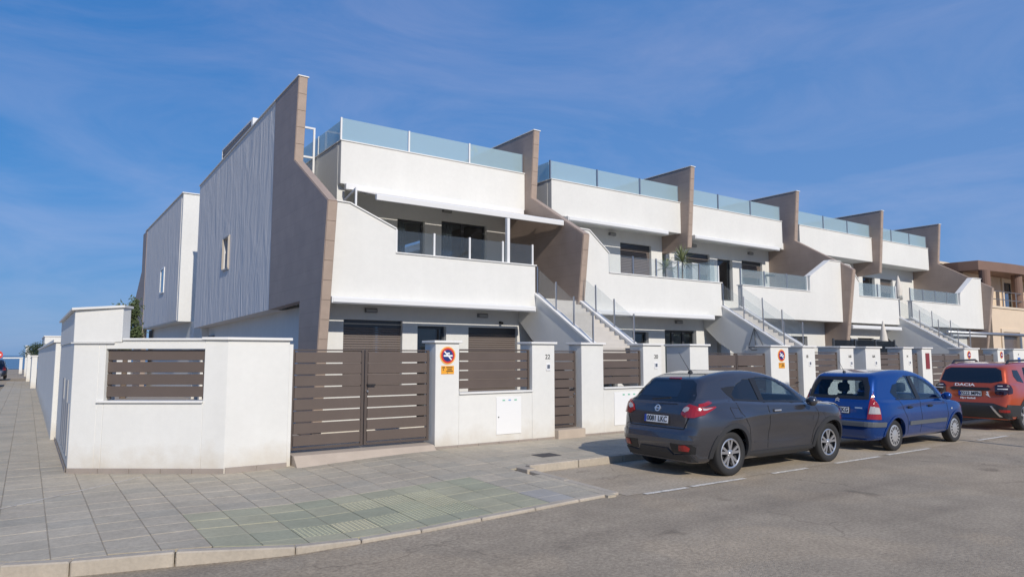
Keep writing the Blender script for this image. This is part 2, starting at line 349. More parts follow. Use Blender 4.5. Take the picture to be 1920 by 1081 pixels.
KIN = inset_kerb(0.125)                                 # right hand side of travel is the pavement
def inside_kerb(x, y):
    if x > 6.42 - 0.125: return y > 8.72 + 0.125
    if x < LEFTX + 0.125: return False
    yk = None
    for a, b in zip(KIN[1:], KIN[2:]):
        lo, hi = sorted((a.x, b.x))
        if lo <= x <= hi and hi - lo > 1e-4:
            t = (x - a.x) / (b.x - a.x); yy = a.y + t * (b.y - a.y); yk = yy if yk is None else min(yk, yy)
    return yk is not None and y > yk
pavement = bpy.data.objects.new('pavement', None)
bed = MB()
TX, TY = 0.42, 0.40
def free_of_wall(x, y):
    if x < 0.50: return True
    if x < 2.53: return y < 12.6 + (x - 0.59) / (2.53 - 0.59) * (11.2 - 12.6) + 0.12
    return y < 11.30
cells = []
for i in range(-4, 170):
    for j in range(0, 130):
        x = 0.27 + i * TX; y = 6.66 + j * TY
        sq = [(x, y), (x + TX, y), (x + TX, y + TY), (x, y + TY)]
        ins = [inside_kerb(*p) for p in sq]
        if not any(ins) and not inside_kerb(x + TX / 2, y + TY / 2): continue
        if not free_of_wall(x + TX / 2, y + TY / 2) and not any(free_of_wall(*p) for p in sq): continue
        poly = sq
        if not all(ins):
            cx, cy = x + TX / 2, y + TY / 2
            if cx > 6.1 and cy > 8.3:
                poly = clip(poly, (60, 8.845), (6.0, 8.845))[::1] if cx > 6.42 else poly
                poly = clip(sq, (6.0, 8.845), (60, 8.845)) if cx > 6.295 else clip(sq, (6.295, 6), (6.295, 9))
            elif cx > 6.0: poly = clip(sq, (6.295, 6), (6.295, 9))
            else:
                best = min(zip(KIN[1:], KIN[2:]), key=lambda ab: (((ab[0] + ab[1]) / 2) - Vector((cx, cy))).length)
                seg = [ab for ab in zip(KIN[1:], KIN[2:]) if min(ab[0].x, ab[1].x) - TX < cx < max(ab[0].x, ab[1].x) + TX and abs((ab[0].y + ab[1].y) / 2 - cy) < 1.2]
                for a, b in seg: poly = clip(poly, tuple(b), tuple(a))
        if len(poly) < 3: continue
        area = abs(sum(poly[k][0] * poly[(k + 1) % len(poly)][1] - poly[(k + 1) % len(poly)][0] * poly[k][1] for k in range(len(poly)))) / 2
        if area < 0.012: continue
        cells.append((x, y, poly, all(ins)))
# bed
for x, y, poly, full in cells:
    bed.add([(px, py, zpave(px, py) - 0.008) for px, py in poly], [tuple(range(len(poly)))])
pav = bed.build('pavement', MORTAR); pav['kind'] = 'structure'
def slab_mesh(w, h, m, bumps=None):
    b = MB(); g = 0.0045
    b.prism([(g, g, -0.03), (w - g, g, -0.03), (w - g, h - g, -0.03), (g, h - g, -0.03)], [(g, g, 0), (w - g, g, 0), (w - g, h - g, 0), (g, h - g, 0)])
    me = None
    if bumps:
        k = 8
        for a in range(k):
            for c in range(k):
                px = (a + 0.5) * w / k; py = (c + 0.5) * h / k; r = 0.016
                b.add([(px - r, py - r, 0), (px + r, py - r, 0), (px + r, py + r, 0), (px - r, py + r, 0), (px - r * .5, py - r * .5, .007), (px + r * .5, py - r * .5, .007), (px + r * .5, py + r * .5, .007), (px - r * .5, py + r * .5, .007)],
                      [(0, 1, 5, 4), (1, 2, 6, 5), (2, 3, 7, 6), (3, 0, 4, 7), (4, 5, 6, 7)])
    return b.mesh('slab', m, 0.003 if not bumps else 0)
FULL = {m.name: slab_mesh(TX, TY, m) for m in PAVM + GREENM + BLUEM}
BUMPY = {m.name: slab_mesh(TX, TY, m, True) for m in GREENM}
for m_ in GREENM: pass
def slab_kind(x, y):
    cx, cy = x + TX / 2, y + TY / 2
    if 1.55 < cx < 5.25 and cy < 8.75 - 0.0 and cy < 8.75:
        bump = (2.3 < cx < 4.15 and cy < 7.45) or (3.1 < cx < 4.5 and 7.2 < cy < 8.3 and not (3.1 < cx < 3.55 and cy < 7.9))
        return rnd.choice(GREENM), bump
    if 5.25 < cx < 6.2 and cy < 7.9: return (BLUEM[0] if rnd.random() < 0.5 else PAVM[2]), False
    return rnd.choice(PAVM), False
cells.sort(key=lambda c: math.hypot(c[0], c[1]))
far = MB(); n_sep = 0
for x, y, poly, full in cells:
    cx, cy = x + TX / 2, y + TY / 2
    ang = math.degrees(math.atan2(cy, cx)) - 55.03
    seen = abs(ang) < 39
    m_, bump = slab_kind(x, y)
    if seen and n_sep < 290 and math.hypot(cx, cy) < 15.5:
        n_sep += 1
        if full:
            o = bpy.data.objects.new('slab', (BUMPY if bump else FULL)[m_.name])
            z = [zpave(x, y), zpave(x + TX, y), zpave(x, y + TY)]
            o.location = (x, y, z[0] + rnd.uniform(-0.0015, 0.0015))
            o.rotation_euler = (math.atan2(z[2] - z[0], TY) + rnd.uniform(-.003, .003), -math.atan2(z[1] - z[0], TX) + rnd.uniform(-.003, .003), 0)
            COL.objects.link(o); o.parent = pav
        else:
            c = Vector((sum(p[0] for p in poly) / len(poly), sum(p[1] for p in poly) / len(poly)))
            q = [tuple(c + (Vector(p) - c) * 0.975) for p in poly]
            MB().prism([(a, b, zpave(a, b) - 0.03) for a, b in q], [(a, b, zpave(a, b)) for a, b in q]).build('slab', m_, pav)
    else:
        c = Vector((sum(p[0] for p in poly) / len(poly), sum(p[1] for p in poly) / len(poly)))
        q = [tuple(c + (Vector(p) - c) * 0.975) for p in poly]
        far.prism([(a, b, zpave(a, b) - 0.03) for a, b in q], [(a, b, zpave(a, b)) for a, b in q])
fo = far.build('slabs', PAVM[0], pav); fo['kind'] = 'stuff'
for m_ in PAVM[1:]: fo.data.materials.append(m_)
mi = np.random.default_rng(3).integers(0, 4, len(fo.data.polygons) // 6 + 9)
for k, p in enumerate(fo.data.polygons): p.material_index = int(mi[k // 6])
# pale expansion strip from the corner
def strip(poly, name, m, dz):
    return MB().prism([(a, b, zpave(a, b) + dz - 0.003) for a, b in poly], [(a, b, zpave(a, b) + dz) for a, b in poly]).build(name, m, pav)
PALE = mat('pale_joint', (0.50, 0.47, 0.43), 0.9, var=(8, 0.15))
for t0 in range(4):
    a = Vector((-0.5, 9.83)).lerp(Vector((1.47, 11.58)), t0 / 4); b = Vector((-0.5, 9.83)).lerp(Vector((1.47, 11.58)), (t0 + 1) / 4)
    n_ = Vector((-(b - a).y, (b - a).x)).normalized() * 0.011
    strip([a - n_, b - n_, b + n_, a + n_], 'expansion_joint', PALE, 0.005)
MB().box(7.12, 7.52, 9.28, 9.62, 0.118, 0.1245).build('manhole_cover', mat('cast_iron', (0.055, 0.05, 0.048), 0.7, bump=(50, 0.6, 0.006)), pav, 0.002)

# kerb stones
kerb = bpy.data.objects.new('kerb', None); COL.objects.link(kerb); kerb['kind'] = 'structure'
def kerb_run(pts, width, top, step=1.0, right=True):
    pts = [Vector(p) for p in pts]; acc = []
    for a, b in zip(pts, pts[1:]):
        n = max(1, round((b - a).length / step))
        for k in range(n): acc.append((a.lerp(b, k / n), a.lerp(b, (k + 1) / n)))
    for a, b in acc:
        if math.hypot(*(((a + b) / 2))) > 42: continue
        e = (b - a).normalized(); n = Vector((e.y, -e.x)) * (1 if right else -1)
        a2 = a + e * 0.006; b2 = b - e * 0.006; f = MB()
        q = [a2, b2, b2 + n * (width - 0.006), a2 + n * (width - 0.006)]
        f.prism([(p.x, p.y, zroad(p.x, p.y) - 0.15) for p in q], [(p.x, p.y, top(p.x, p.y)) for p in q])
        o = f.build('kerb_stone', KERBM, kerb, 0.012)
kerb_run(KERB, 0.12, lambda x, y: zpave(x, max(y, 6.7)) + 0.002 if x < 6.3 else zpave(6.25, y) + 0.003, 0.8)
kerb_run([(6.43, 8.72), (46, 8.72)], 0.12, lambda x, y: 0.122, 1.0, right=False)

# parking bay lines and gutter
LINE = mat('worn_road_paint', (0.66, 0.62, 0.54), 0.8, var=(14, 0.35), var2=(60, 0.25))
BAY = mat('pale_concrete_lane', (0.40, 0.335, 0.25), 0.9, var=(0.9, 0.14), var2=(24, 0.22), bump=(60, 0.6, 0.008))
def sheet(name, poly, z, m):
    o = MB().add([(a, b, zroad(a, b) + z) for a, b in poly], [tuple(range(len(poly)))]).build(name, m); o['kind'] = 'structure'; return o
road_wear(BAY)
sheet('parking_lane', [(6.44, 6.62), (60, 6.50), (60, 8.715), (6.44, 8.715)], 0.004, BAY)
lines = bpy.data.objects.new('road_markings', None); COL.objects.link(lines); lines['kind'] = 'structure'
for a, b in ((6.7, 7.5), (7.6, 8.75), (9.45, 10.35), (11.2, 12.6), (12.9, 14.5), (16.7, 18.2), (19.6, 21.0), (22.5, 24.0)):
    MB().add([(a, 6.52, 0.008), (b, 6.50, 0.008), (b, 6.585, 0.008), (a, 6.60, 0.008)], [(0, 1, 2, 3)]).build('bay_line', LINE, lines)

# yards behind the walls
struct('yard', MB().pz([(2.75, 11.45), (70, 11.45), (70, 60), (0.85, 60), (0.85, 12.75)], -0.2, 0.11), YARD)
MB().box(6.27, 6.428, 8.56, 8.86, -0.1, 0.096).build('kerb_stone', KERBM, kerb, 0.01)
# ------------------------------------------------------------------ front boundary: walls, pillars, gates
YW = 11.2; TOP = 2.03
PLIN = mat('taupe_plinth', (0.30, 0.255, 0.22), 0.7, var=(3, 0.1))
SILLM = mat('beige_sill_stone', (0.46, 0.385, 0.31), 0.7, var=(3, 0.08))
def cap(parent, x0, x1, y0, y1, z=TOP, o=0.045):
    return MB().box(x0 - o, x1 + o, y0 - o, y1 + o, z, z + 0.045).build('coping', COPE, parent, 0.006)
def slats(parent, x0, x1, z0, z1, y, n, gap=0.021, th=0.03, name='slat'):
    h = (z1 - z0 + gap) / n - gap
    me = MB().box(0, x1 - x0, 0, th, 0, h).mesh(name, SLAT, 0.004)
    for k in range(n):
        o = bpy.data.objects.new(name, me); COL.objects.link(o); o.parent = parent
        o.matrix_parent_inverse = world_of(parent).inverted(); o.location = (x0, y, z0 + k * (h + gap))
def plinth(parent, x0, x1, y, z0, z1, step=0.45):
    n = max(1, round((x1 - x0) / step)); w = (x1 - x0) / n
    for k in range(n):
        MB().box(x0 + k * w + 0.003, x0 + (k + 1) * w - 0.003, y - 0.018, y, z0, z1).build('plinth_tile', PLIN, parent, 0.003)
def pillar(parent, x0, x1, depth=0.42, z0=0.0, top=TOP):
    o = MB().box(x0, x1, YW, YW + depth, z0, top).build('pillar', WHITE, parent, 0.006); cap(o, x0, x1, YW, YW + depth, top); return o
def slat_panel(parent, x0, x1, z0, z1, n=4, y=YW + 0.10):
    f = MB(); f.box(x0 + 0.005, x0 + 0.045, y - 0.02, y + 0.02, z0 - 0.03, z1 + 0.02).box(x1 - 0.045, x1 - 0.005, y - 0.02, y + 0.02, z0 - 0.03, z1 + 0.02)
    f.box(x0 + 0.047, x1 - 0.047, y - 0.02, y + 0.02, z1 - 0.01, z1 + 0.02)
    o = f.build('slat_frame', SLATF, parent, 0.003); slats(o, x0 + 0.05, x1 - 0.05, z0 + 0.03, z1 - 0.04, y - 0.015, n); return o
def low_wall(parent, x0, x1, z0, z1=1.08):
    MB().box(x0, x1, YW + 0.002, YW + 0.22, z0, z1).build('wall', WHITE, parent, 0.005)
    MB().box(x0 + 0.0, x1 - 0.0, YW - 0.035, YW + 0.25, z1, z1 + 0.035).build('sill', COPE, parent, 0.005)
def leaf(parent, x0, x1, z0, z1, n, y=YW + 0.14, handle=None, name='leaf'):
    f = MB(); f.box(x0, x0 + 0.05, y, y + 0.045, z0, z1).box(x1 - 0.05, x1, y, y + 0.045, z0, z1)
    f.box(x0 + 0.052, x1 - 0.052, y, y + 0.045, z1 - 0.022, z1).box(x0 + 0.052, x1 - 0.052, y, y + 0.045, z0, z0 + 0.04)
    o = f.build(name, SLATF, parent, 0.003); slats(o, x0 + 0.055, x1 - 0.055, z0 + 0.065, z1 - 0.045, y - 0.006, n)
    if handle:
        h = MB(); hx, hz, s = handle; h.box(hx - 0.012, hx + 0.012, y - 0.05, y - 0.002, hz - 0.012, hz + 0.012).box(min(hx, hx + s * 0.13), max(hx, hx + s * 0.13), y - 0.068, y - 0.052, hz - 0.012, hz + 0.012)
        h.build('handle', BLACK, parent, 0.004); MB().tube((hx, y - 0.03, hz - 0.11), (hx, y + 0.01, hz - 0.11), 0.018, 10).build('lock', STEEL, parent)
    return o
def gate2(label, x0, x1, z0, z1, n, sill=True, group='driveway gates of the row'):
    g = thing('driveway_gate', label, 'gate', ((x0 + x1) / 2, YW + 0.16, z0), group); xm = (x0 + x1) / 2
    leaf(g, x0 + 0.02, xm - 0.008, z0, z1, n); leaf(g, xm + 0.008, x1 - 0.02, z0, z1, n, handle=(xm + 0.05, lerp(z0, z1, 0.63), 1)); return g
def gate1(label, x0, x1, z0, z1, n, group='pedestrian gates of the row', handle=True):
    g = thing('pedestrian_gate', label, 'gate', ((x0 + x1) / 2, YW + 0.16, z0), group)
    leaf(g, x0 + 0.015, x1 - 0.015, z0, z1, n, handle=(x1 - 0.08, lerp(z0, z1, 0.5), -1) if handle else None); return g
def number(parent, s, x, z, size=0.13): text('house_number', s, size, (x, YW - 0.004, z), FRONT, INK, parent, 0.003)
def intercom(parent, x, z):
    o = MB().box(x - 0.055, x + 0.055, YW - 0.018, YW, z - 0.07, z + 0.07).build('intercom', PLAIN, parent, 0.006); MB().box(x - 0.035, x + 0.035, YW - 0.024, YW - 0.018, z - 0.03, z + 0.05).build('keypad', STEEL, o, 0.002)
def disc(mb, x, z, r, y0, y1, n=36, r0=0):
    if r0:
        return mb.lathe([(r0, y0), (r, y0), (r, y1), (r0, y1)], n, 'y', (x, 0, z), True)
    return mb.prism([(x + r * math.cos(2 * math.pi * i / n), y0, z + r * math.sin(2 * math.pi * i / n)) for i in range(n)], [(x + r * math.cos(2 * math.pi * i / n), y1, z + r * math.sin(2 * math.pi * i / n)) for i in range(n)])
def no_parking(label, x, z, r=0.165, plate=True, group='no-parking discs on gate pillars'):
    s = thing('no_parking_sign', label, 'sign', (x, YW, z - r), group); y = YW
    disc(MB(), x, z, r, y - 0.008, y - 0.001).build('backing', mat('sign_yellow', (0.80, 0.42, 0.10), 0.4), s)
    disc(MB(), x, z, r * 0.86, y - 0.011, y - 0.0085).build('red_ring', RED, s)
    disc(MB(), x, z, r * 0.66, y - 0.014, y - 0.0115).build('blue_disc', NAVY, s)
    b = MB(); b.py([(x - r * .52, z + r * .42), (x - r * .40, z + r * .52), (x + r * .52, z - r * .42), (x + r * .40, z - r * .52)], y - 0.016, y - 0.0145).build('slash', RED if not plate else PLAIN, s)
    m = MB(); m.box(x - r * .55, x + r * .58, y - 0.018, y - 0.0165, z - r * .12, z + r * .06).box(x - r * .12, x + r * .22, y - 0.018, y - 0.0165, z + r * .16, z + r * .32).build('lettering', PLAIN, s)
    if plate:
        pz = z - r - 0.10
        p = MB().box(x - 0.135, x + 0.135, y - 0.008, y - 0.001, pz - 0.075, pz + 0.075).build('plate', ORANGE, s, 0.002)
        k = MB(); k.box(x - .115, x - .06, y - .0095, y - .0085, pz + .035, pz + .055).box(x - .03, x + .10, y - .0095, y - .0085, pz + .038, pz + .055).box(x - .01, x + .09, y - .0095, y - .0085, pz + .0, pz + .018)
        k.box(x - .03, x + .11, y - .0095, y - .0085, pz - .032, pz - .016).box(x - .1, x - .085, y - .0095, y - .0085, pz - .01, pz + .02).box(x - .01, x + .005, y - .0095, y - .0085, pz - .06, pz - .045).build('print', INK, p)
    return s

# corner wall: chamfered street corner with a tall meter housing
C0 = Vector((0.59, 12.6)); C1 = Vector((2.53, 11.2)); CU = (C1 - C0).normalized(); CN = Vector((CU.y, -CU.x)); CL = (C1 - C0).length
if CN.y > 0: CN = -CN
w = thing('boundary_wall', 'white rendered corner wall with angled front and slatted opening', 'wall', (1.6, 11.9, 0.02))
def ch(u, d, z): p = C0 + CU * u - CN * d; return (p.x, p.y, z)       # u along, d depth behind the face
def chbox(name, u0, u1, d0, d1, z0, z1, m, parent, bevel=0.005):
    q = [(u0, d0), (u1, d0), (u1, d1), (u0, d1)]
    return MB().prism([ch(a, b, z0) for a, b in q], [ch(a, b, z1) for a, b in q]).build(name, m, parent, bevel)
chbox('wall', 0.502, 2.03, 0.0, 0.22, -0.05, 1.08, WHITE, w); chbox('sill', 0.40, 2.03, -0.04, 0.25, 1.082, 1.115, COPE, w)
chbox('lintel', 0.502, 2.03, 0.001, 0.219, 1.90, 1.999, WHITE, w); chbox('lintel', 0.75, 2.03, 0.001, 0.219, 1.9995, 2.03, WHITE, w); chbox('coping', 0.76, 2.0, -0.03, 0.25, 2.032, 2.065, COPE, w)
chbox('jamb', 0.40, 0.50, 0.0, 0.30, -0.05, 1.999, WHITE, w)
# tall part: footprint keeps to the side street line X=0.59
a0 = C0; a1 = C0 + CU * 0.40; back = 17.6
MB().prism([(C0.x, C0.y, -0.05), (a1.x, a1.y, -0.05), (a1.x + .15, a1.y + .2, -0.05), (0.95, back, -0.05), (0.59, back, -0.05)],
           [(C0.x, C0.y, 2.0), (a1.x, a1.y, 2.0), (a1.x + .15, a1.y + .2, 2.0), (0.95, back, 2.0), (0.59, back, 2.0)]).build('wall', WHITE, w, 0.006)
t1 = C0 + CU * 0.745
MB().prism([(C0.x - .012, C0.y - .012, 2.002), (t1.x - .01, t1.y - .012, 2.002), (t1.x + .12, t1.y + .2, 2.002), (0.97, back, 2.002), (0.578, back, 2.002)],
           [(C0.x - .012, C0.y - .012, 2.49), (t1.x - .01, t1.y - .012, 2.53), (t1.x + .12, t1.y + .2, 2.53), (0.97, back, 2.50), (0.578, back, 2.49)]).build('meter_housing', WHITE, w, 0.006)
MB().prism([(C0.x - .06, C0.y - .05, 2.492), (t1.x, t1.y - .06, 2.533), (t1.x + .16, t1.y + .25, 2.533), (1.0, back + .04, 2.502), (0.53, back + .04, 2.492)],
           [(C0.x - .06, C0.y - .05, 2.53), (t1.x, t1.y - .06, 2.571), (t1.x + .16, t1.y + .25, 2.571), (1.0, back + .04, 2.54), (0.53, back + .04, 2.53)]).build('coping', COPE, w, 0.004)
chbox('ledge', -0.03, 0.64, -0.04, 0.05, 1.985, 2.0, COPE, w, 0.002)
for k in range(4):      # meter doors on the side street face
    y = 12.9 + k * 0.62
    MB().box(0.575, 0.59, y, y + 0.52, 0.25, 1.05 + 0.35 * (k % 2)).build('meter_door', mat('grey_meter_door', (0.38, 0.38, 0.38), 0.6), w, 0.003)
# wing pillar to the gate
MB().prism([ch(2.03, 0, -.05), (C1.x, C1.y, -.05), (3.47, YW, -.05), (3.47, YW + .35, -.05), ch(2.03, .35, -.05)],
           [ch(2.03, 0, TOP + .005), (C1.x, C1.y, TOP + .005), (3.47, YW, TOP + .005), (3.47, YW + .35, TOP + .005), ch(2.03, .35, TOP + .005)]).build('pillar', WHITE, w, 0.006)
MB().prism([ch(1.99, -.04, TOP + .007), (C1.x - .02, C1.y - .05, TOP + .007), (3.5, YW - .05, TOP + .007), (3.5, YW + .4, TOP + .007), ch(1.99, .4, TOP + .007)],
           [ch(1.99, -.04, TOP + .05), (C1.x - .02, C1.y - .05, TOP + .05), (3.5, YW - .05, TOP + .05), (3.5, YW + .4, TOP + .05), ch(1.99, .4, TOP + .05)]).build('coping', COPE, w, 0.006)
MB().box(3.47, 3.53, YW + 0.02, YW + 0.33, -0.05, 1.98).build('gate_jamb', WHITE, w)
for k in range(5):
    u0 = k * CL / 5; chbox('plinth_tile', u0 + .003, u0 + CL / 5 - .003, -0.018, 0.0, 0.0, 0.105, PLIN, w, 0.003)
plinth(w, C1.x + 0.01, 3.47, YW, 0.0, 0.115)
for k in range(6):
    MB().box(0.565, 0.5745, 12.65 + k * .82, 13.46 + k * .82, -0.05, 0.10).build('plinth_tile', PLIN, w, 0.003)
fr = MB()
for u in (0.508, 1.975):
    q = [(u, .08), (u + .04, .08), (u + .04, .12), (u, .12)]; fr.prism([ch(a, b, 1.13) for a, b in q], [ch(a, b, 1.88) for a, b in q])
q = [(.5, .075), (2.02, .075), (2.02, .11), (.5, .11)]
fo = fr.build('slat_frame', SLATF, w, 0.003)
hh = 0.16
for k in range(4): chbox('slat', 0.506, 2.02, -0.012 if False else 0.06, 0.078, 1.17 + k * 0.186, 1.17 + k * 0.186 + hh, SLAT, fo, 0.003)
w['label'] = 'white rendered corner wall with angled front, slatted opening and tall housing'

# driveway gate of number 22
gate2('brown slatted double driveway gate beside the angled corner wall', 3.53, 6.1, 0.27, 1.90, 8)
sg = MB(); sg.px([(YW - 0.26, 0.04), (YW - 0.06, 0.21), (YW + 0.4, 0.23), (YW + 0.4, -0.1), (YW - 0.26, -0.1)], 3.56, 6.08)
st = tag(sg.build('gate_ramp', SILLM, None, 0.006), 'beige stone ramp under the corner driveway gate', 'ramp')
w = thing('boundary_wall', 'white wall with number 22 and meter door beside the big gate', 'wall', (7.5, YW, 0.1))
pillar(w, 6.13, 6.63); pillar(w, 8.33, 8.90); low_wall(w, 6.632, 8.328, 0.0); slat_panel(w, 6.64, 8.32, 1.15, 1.90)
plinth(w, 6.13, 8.90, YW, 0.05, 0.16)
md = MB().box(7.46, 8.05, YW - 0.012, YW - 0.001, 0.29, 1.0).build('meter_door', mat('meter_door_white', (0.80, 0.80, 0.79), 0.4), w, 0.003)
for k, c in enumerate(((.2, .5, .35), (.2, .35, .6), (.2, .5, .35))): MB().box(7.6 + k * .14, 7.66 + k * .14, YW - .0145, YW - .0125, .925, .95).build('sticker', mat('sticker%d' % (k % 2), c, 0.5), md)
MB().tube((7.51, YW - .02, .62), (7.51, YW - .012, .62), .012, 8).build('lock', BLACK, md)
number(w, '22', 8.72, 1.77); intercom(w, 8.73, 1.565)
no_parking('round no-parking sign with orange plate beside the corner driveway gate', 6.38, 1.80)
gate1('brown slatted pedestrian gate beside pillar number 22', 8.92, 9.60, 0.32, 1.90, 8)
tag(MB().px([(YW - 0.12, 0.1), (YW - 0.12, 0.30), (YW + 0.4, 0.30), (YW + 0.4, 0.1)], 8.9, 9.62).build('gate_step', SILLM, None, 0.006), 'beige stone step under the gate of number 22', 'step')
w = thing('boundary_wall', 'white wall with number 20 behind the dark grey car', 'wall', (11, YW, 0.1))
pillar(w, 9.63, 10.25); pillar(w, 11.47, 12.06); low_wall(w, 10.252, 11.468, 0.0); slat_panel(w, 10.27, 11.46, 1.15, 1.90); plinth(w, 9.63, 12.06, YW, 0.05, 0.16)
md = MB().box(10.55, 11.3, YW - 0.010, YW - 0.001, 0.29, 1.0).build('meter_door', MATS['meter_door_white'], w, 0.003)
for k in range(3): MB().box(10.8 + k * .16, 10.86 + k * .16, YW - .0135, YW - .0105, .93, .96).build('sticker', MATS['sticker0'], md)
number(w, '20', 11.88, 1.77); intercom(w, 11.87, 1.57)
# open pedestrian gate of number 20, swung inwards
g = thing('pedestrian_gate', 'brown pedestrian gate of number 20 standing open', 'gate', (12.1, YW + 0.3, 0.3), 'pedestrian gates of the row')
MB().box(12.09, 12.13, YW + .42, YW + 1.25, .3, 1.88).build('leaf', SLAT, g, 0.004)
w = thing('boundary_wall', 'white gate pillar between open gate and brown driveway gate', 'wall', (13.4, YW, 0.1))
pillar(w, 13.05, 13.72, 0.75); plinth(w, 13.05, 13.72, YW, 0.05, 0.16)
gate2('brown driveway gate behind the roof of the dark grey car', 13.74, 16.22, 0.25, 1.86, 5)
w = thing('boundary_wall', 'white pillar with no-parking sign right of the middle driveway gate', 'wall', (16.65, YW, 0.1))
pillar(w, 16.25, 17.05); plinth(w, 16.25, 17.05, YW, 0.05, 0.16)
no_parking('round no-parking sign with orange plate above the grey car bonnet', 16.72, 1.80)
gate1('brown pedestrian gate between the sign pillar and pillar 18', 17.06, 17.70, 0.25, 1.88, 7)
w = thing('boundary_wall', 'white wall with number 18 and slatted infill panel', 'wall', (19, YW, 0.1))
pillar(w, 17.72, 18.32, .5); pillar(w, 19.62, 20.36, .7); low_wall(w, 18.322, 19.618, 0.0); slat_panel(w, 18.34, 19.6, 1.15, 1.88); plinth(w, 17.72, 20.36, YW, 0.05, 0.16)
number(w, '18', 17.92, 1.77, .12); intercom(w, 18.05, 1.57); number(w, '16B', 20.14, 1.77, .11); intercom(w, 20.2, 1.56)
w = thing('boundary_wall', 'white wall with number 16A above the blue car roof', 'wall', (22, YW, 0.1))
pillar(w, 21.05, 21.92, .5); low_wall(w, 21.922, 23.35, 0.0); slat_panel(w, 21.95, 23.3, 1.15, 1.88); pillar(w, 23.36, 23.95, .5)
number(w, '16A', 21.5, 1.77, .11); intercom(w, 21.62, 1.56); number(w, '14', 23.62, 1.77, .11); intercom(w, 23.76, 1.56)
gate1('brown pedestrian gate between pillar 14 and the pillar with red plate', 23.97, 24.62, 0.25, 1.88, 7)
w = thing('boundary_wall', 'white pillar carrying a narrow dark red plate', 'wall', (25, YW, 0.1))
pillar(w, 24.64, 25.3, .5); MB().box(24.86, 25.12, YW - .02, YW - .001, 1.35, 1.88).build('red_plate', mat('dark_red_plate', (0.22, 0.03, 0.035), 0.5), w, 0.004)
gate2('brown driveway gate behind the roof of the orange car', 25.32, 27.8, 0.25, 1.86, 7)
w = thing('boundary_wall', 'white pillar with red round sign above the orange car', 'wall', (28.3, YW, 0.1))
pillar(w, 27.82, 29.0, .5)
no_parking('small round red sign on the pillar above the orange car', 28.2, 1.82, .15, False)
gate2('brown gate right of the pillar above the orange car', 29.02, 30.7, 0.25, 1.86, 7)
w = thing('boundary_wall', 'white pillar with dark round sign near the right picture edge', 'wall', (31, YW, 0.1))
pillar(w, 30.72, 31.3, .5)
no_parking('small dark round sign near the right picture edge', 31.05, 1.82, .14, False)
gate1('rightmost brown gate at the picture edge', 31.32, 32.2, 0.25, 1.86, 7)
w = thing('boundary_wall', 'white wall at the right picture edge with blue plate', 'wall', (34, YW, 0.1))
pillar(w, 32.22, 36.5, .5); MB().box(32.6, 32.85, YW - .012, YW - .001, 1.5, 1.72).build('blue_plate', mat('blue_plate', (0.05, 0.16, 0.5), 0.5), w)
number(w, '12', 32.7, 1.84, .1)
for a, b in ((36.52, 60),):
    tag(MB().box(a, b, YW, YW + .22, 0, 1.95).build('boundary_wall', WHITE, None, 0.005), 'plain white wall past the right picture edge', 'wall')
# ------------------------------------------------------------------ terraced houses
YB = 13.95; YL = 14.7; YU = 17.0; YR = 16.1          # balcony front, lower wall, upper wall, roof parapet front
ZB0, ZB1 = 3.03, 4.06; ZR0, ZR1, ZRG = 6.02, 7.10, 7.71
def window(parent, x0, x1, z0, z1, y, shutter=0.0, mull=1, name='window', rec=0.12, pane=None, fm=None):
    yf = y + rec; f = MB(); b = 0.06
    f.box(x0, x0 + b, yf, yf + 0.06, z0, z1).box(x1 - b, x1, yf, yf + 0.06, z0, z1).box(x0 + b, x1 - b, yf, yf + 0.06, z1 - b, z1).box(x0 + b, x1 - b, yf, yf + 0.06, z0, z0 + b)
    for k in range(1, mull):
        xm = lerp(x0, x1, k / mull); f.box(xm - 0.045, xm + 0.045, yf, yf + 0.06, z0 + b, z1 - b)
    o = f.build(name, fm or ALU, parent, 0.004)
    for k in range(mull):
        a = lerp(x0, x1, k / mull) + 0.055; c = lerp(x0, x1, (k + 1) / mull) - 0.055
        MB().box(a, c, yf + 0.025, yf + 0.035, z0 + b - .01, z1 - b + .01).build('pane', pane or WGLASS, o)
    if shutter:
        zt = z1 - 0.16; MB().box(x0 + .002, x1 - .002, yf - 0.03, yf - .001, zt, z1 - .002).build('shutter_box', ALU, o)
        s = MB(); zz = zt; zend = lerp(z1, z0, shutter); k = 0
        while zz - 0.055 > zend:
            s.px([(yf - 0.022, zz - 0.006), (yf - 0.034, zz - 0.02), (yf - 0.034, zz - 0.044), (yf - 0.022, zz - 0.055), (yf - 0.012, zz - 0.055), (yf - 0.012, zz - 0.006)], x0 + 0.01, x1 - 0.01); zz -= 0.055
        so_ = s.build('roller_shutter', SHUT, o); so_['kind'] = 'stuff'
    return o
def fin_wall(parent, x, prof, t=0.215, cap_from=None):
    """side profile (y,z); the street edge wears a row of beige tiles"""
    o = MB().px(prof, x, x + t).build('fin_wall', FIN, parent, 0.004)
    fr = cap_from
    for (y0, z0), (y1, z1) in zip(fr, fr[1:]):
        d = math.hypot(y1 - y0, z1 - z0); n = max(1, round(d / 0.42)); ey, ez = (y1 - y0) / d, (z1 - z0) / d
        ny, nz = -abs(ez) if abs(ez) > 1e-6 else 0, 0
        ny, nz = (-ez, ey) if -ez < 0 else (ez, -ey)
        for k in range(n):
            a, b = k * d / n + 0.003, (k + 1) * d / n - 0.003
            q = [(y0 + ey * a + ny * .002, z0 + ez * a + nz * .002), (y0 + ey * b + ny * .002, z0 + ez * b + nz * .002), (y0 + ey * b + ny * .022, z0 + ez * b + nz * .022), (y0 + ey * a + ny * .022, z0 + ez * a + nz * .022)]
            MB().px(q, x + 0.012, x + t - 0.012).build('cap_tile', CAPT, o, 0.002)
    return o
FRONT_EDGE = [(14.15, 0.12), (13.52, 4.95), (15.82, 6.33), (15.66, 8.30)]
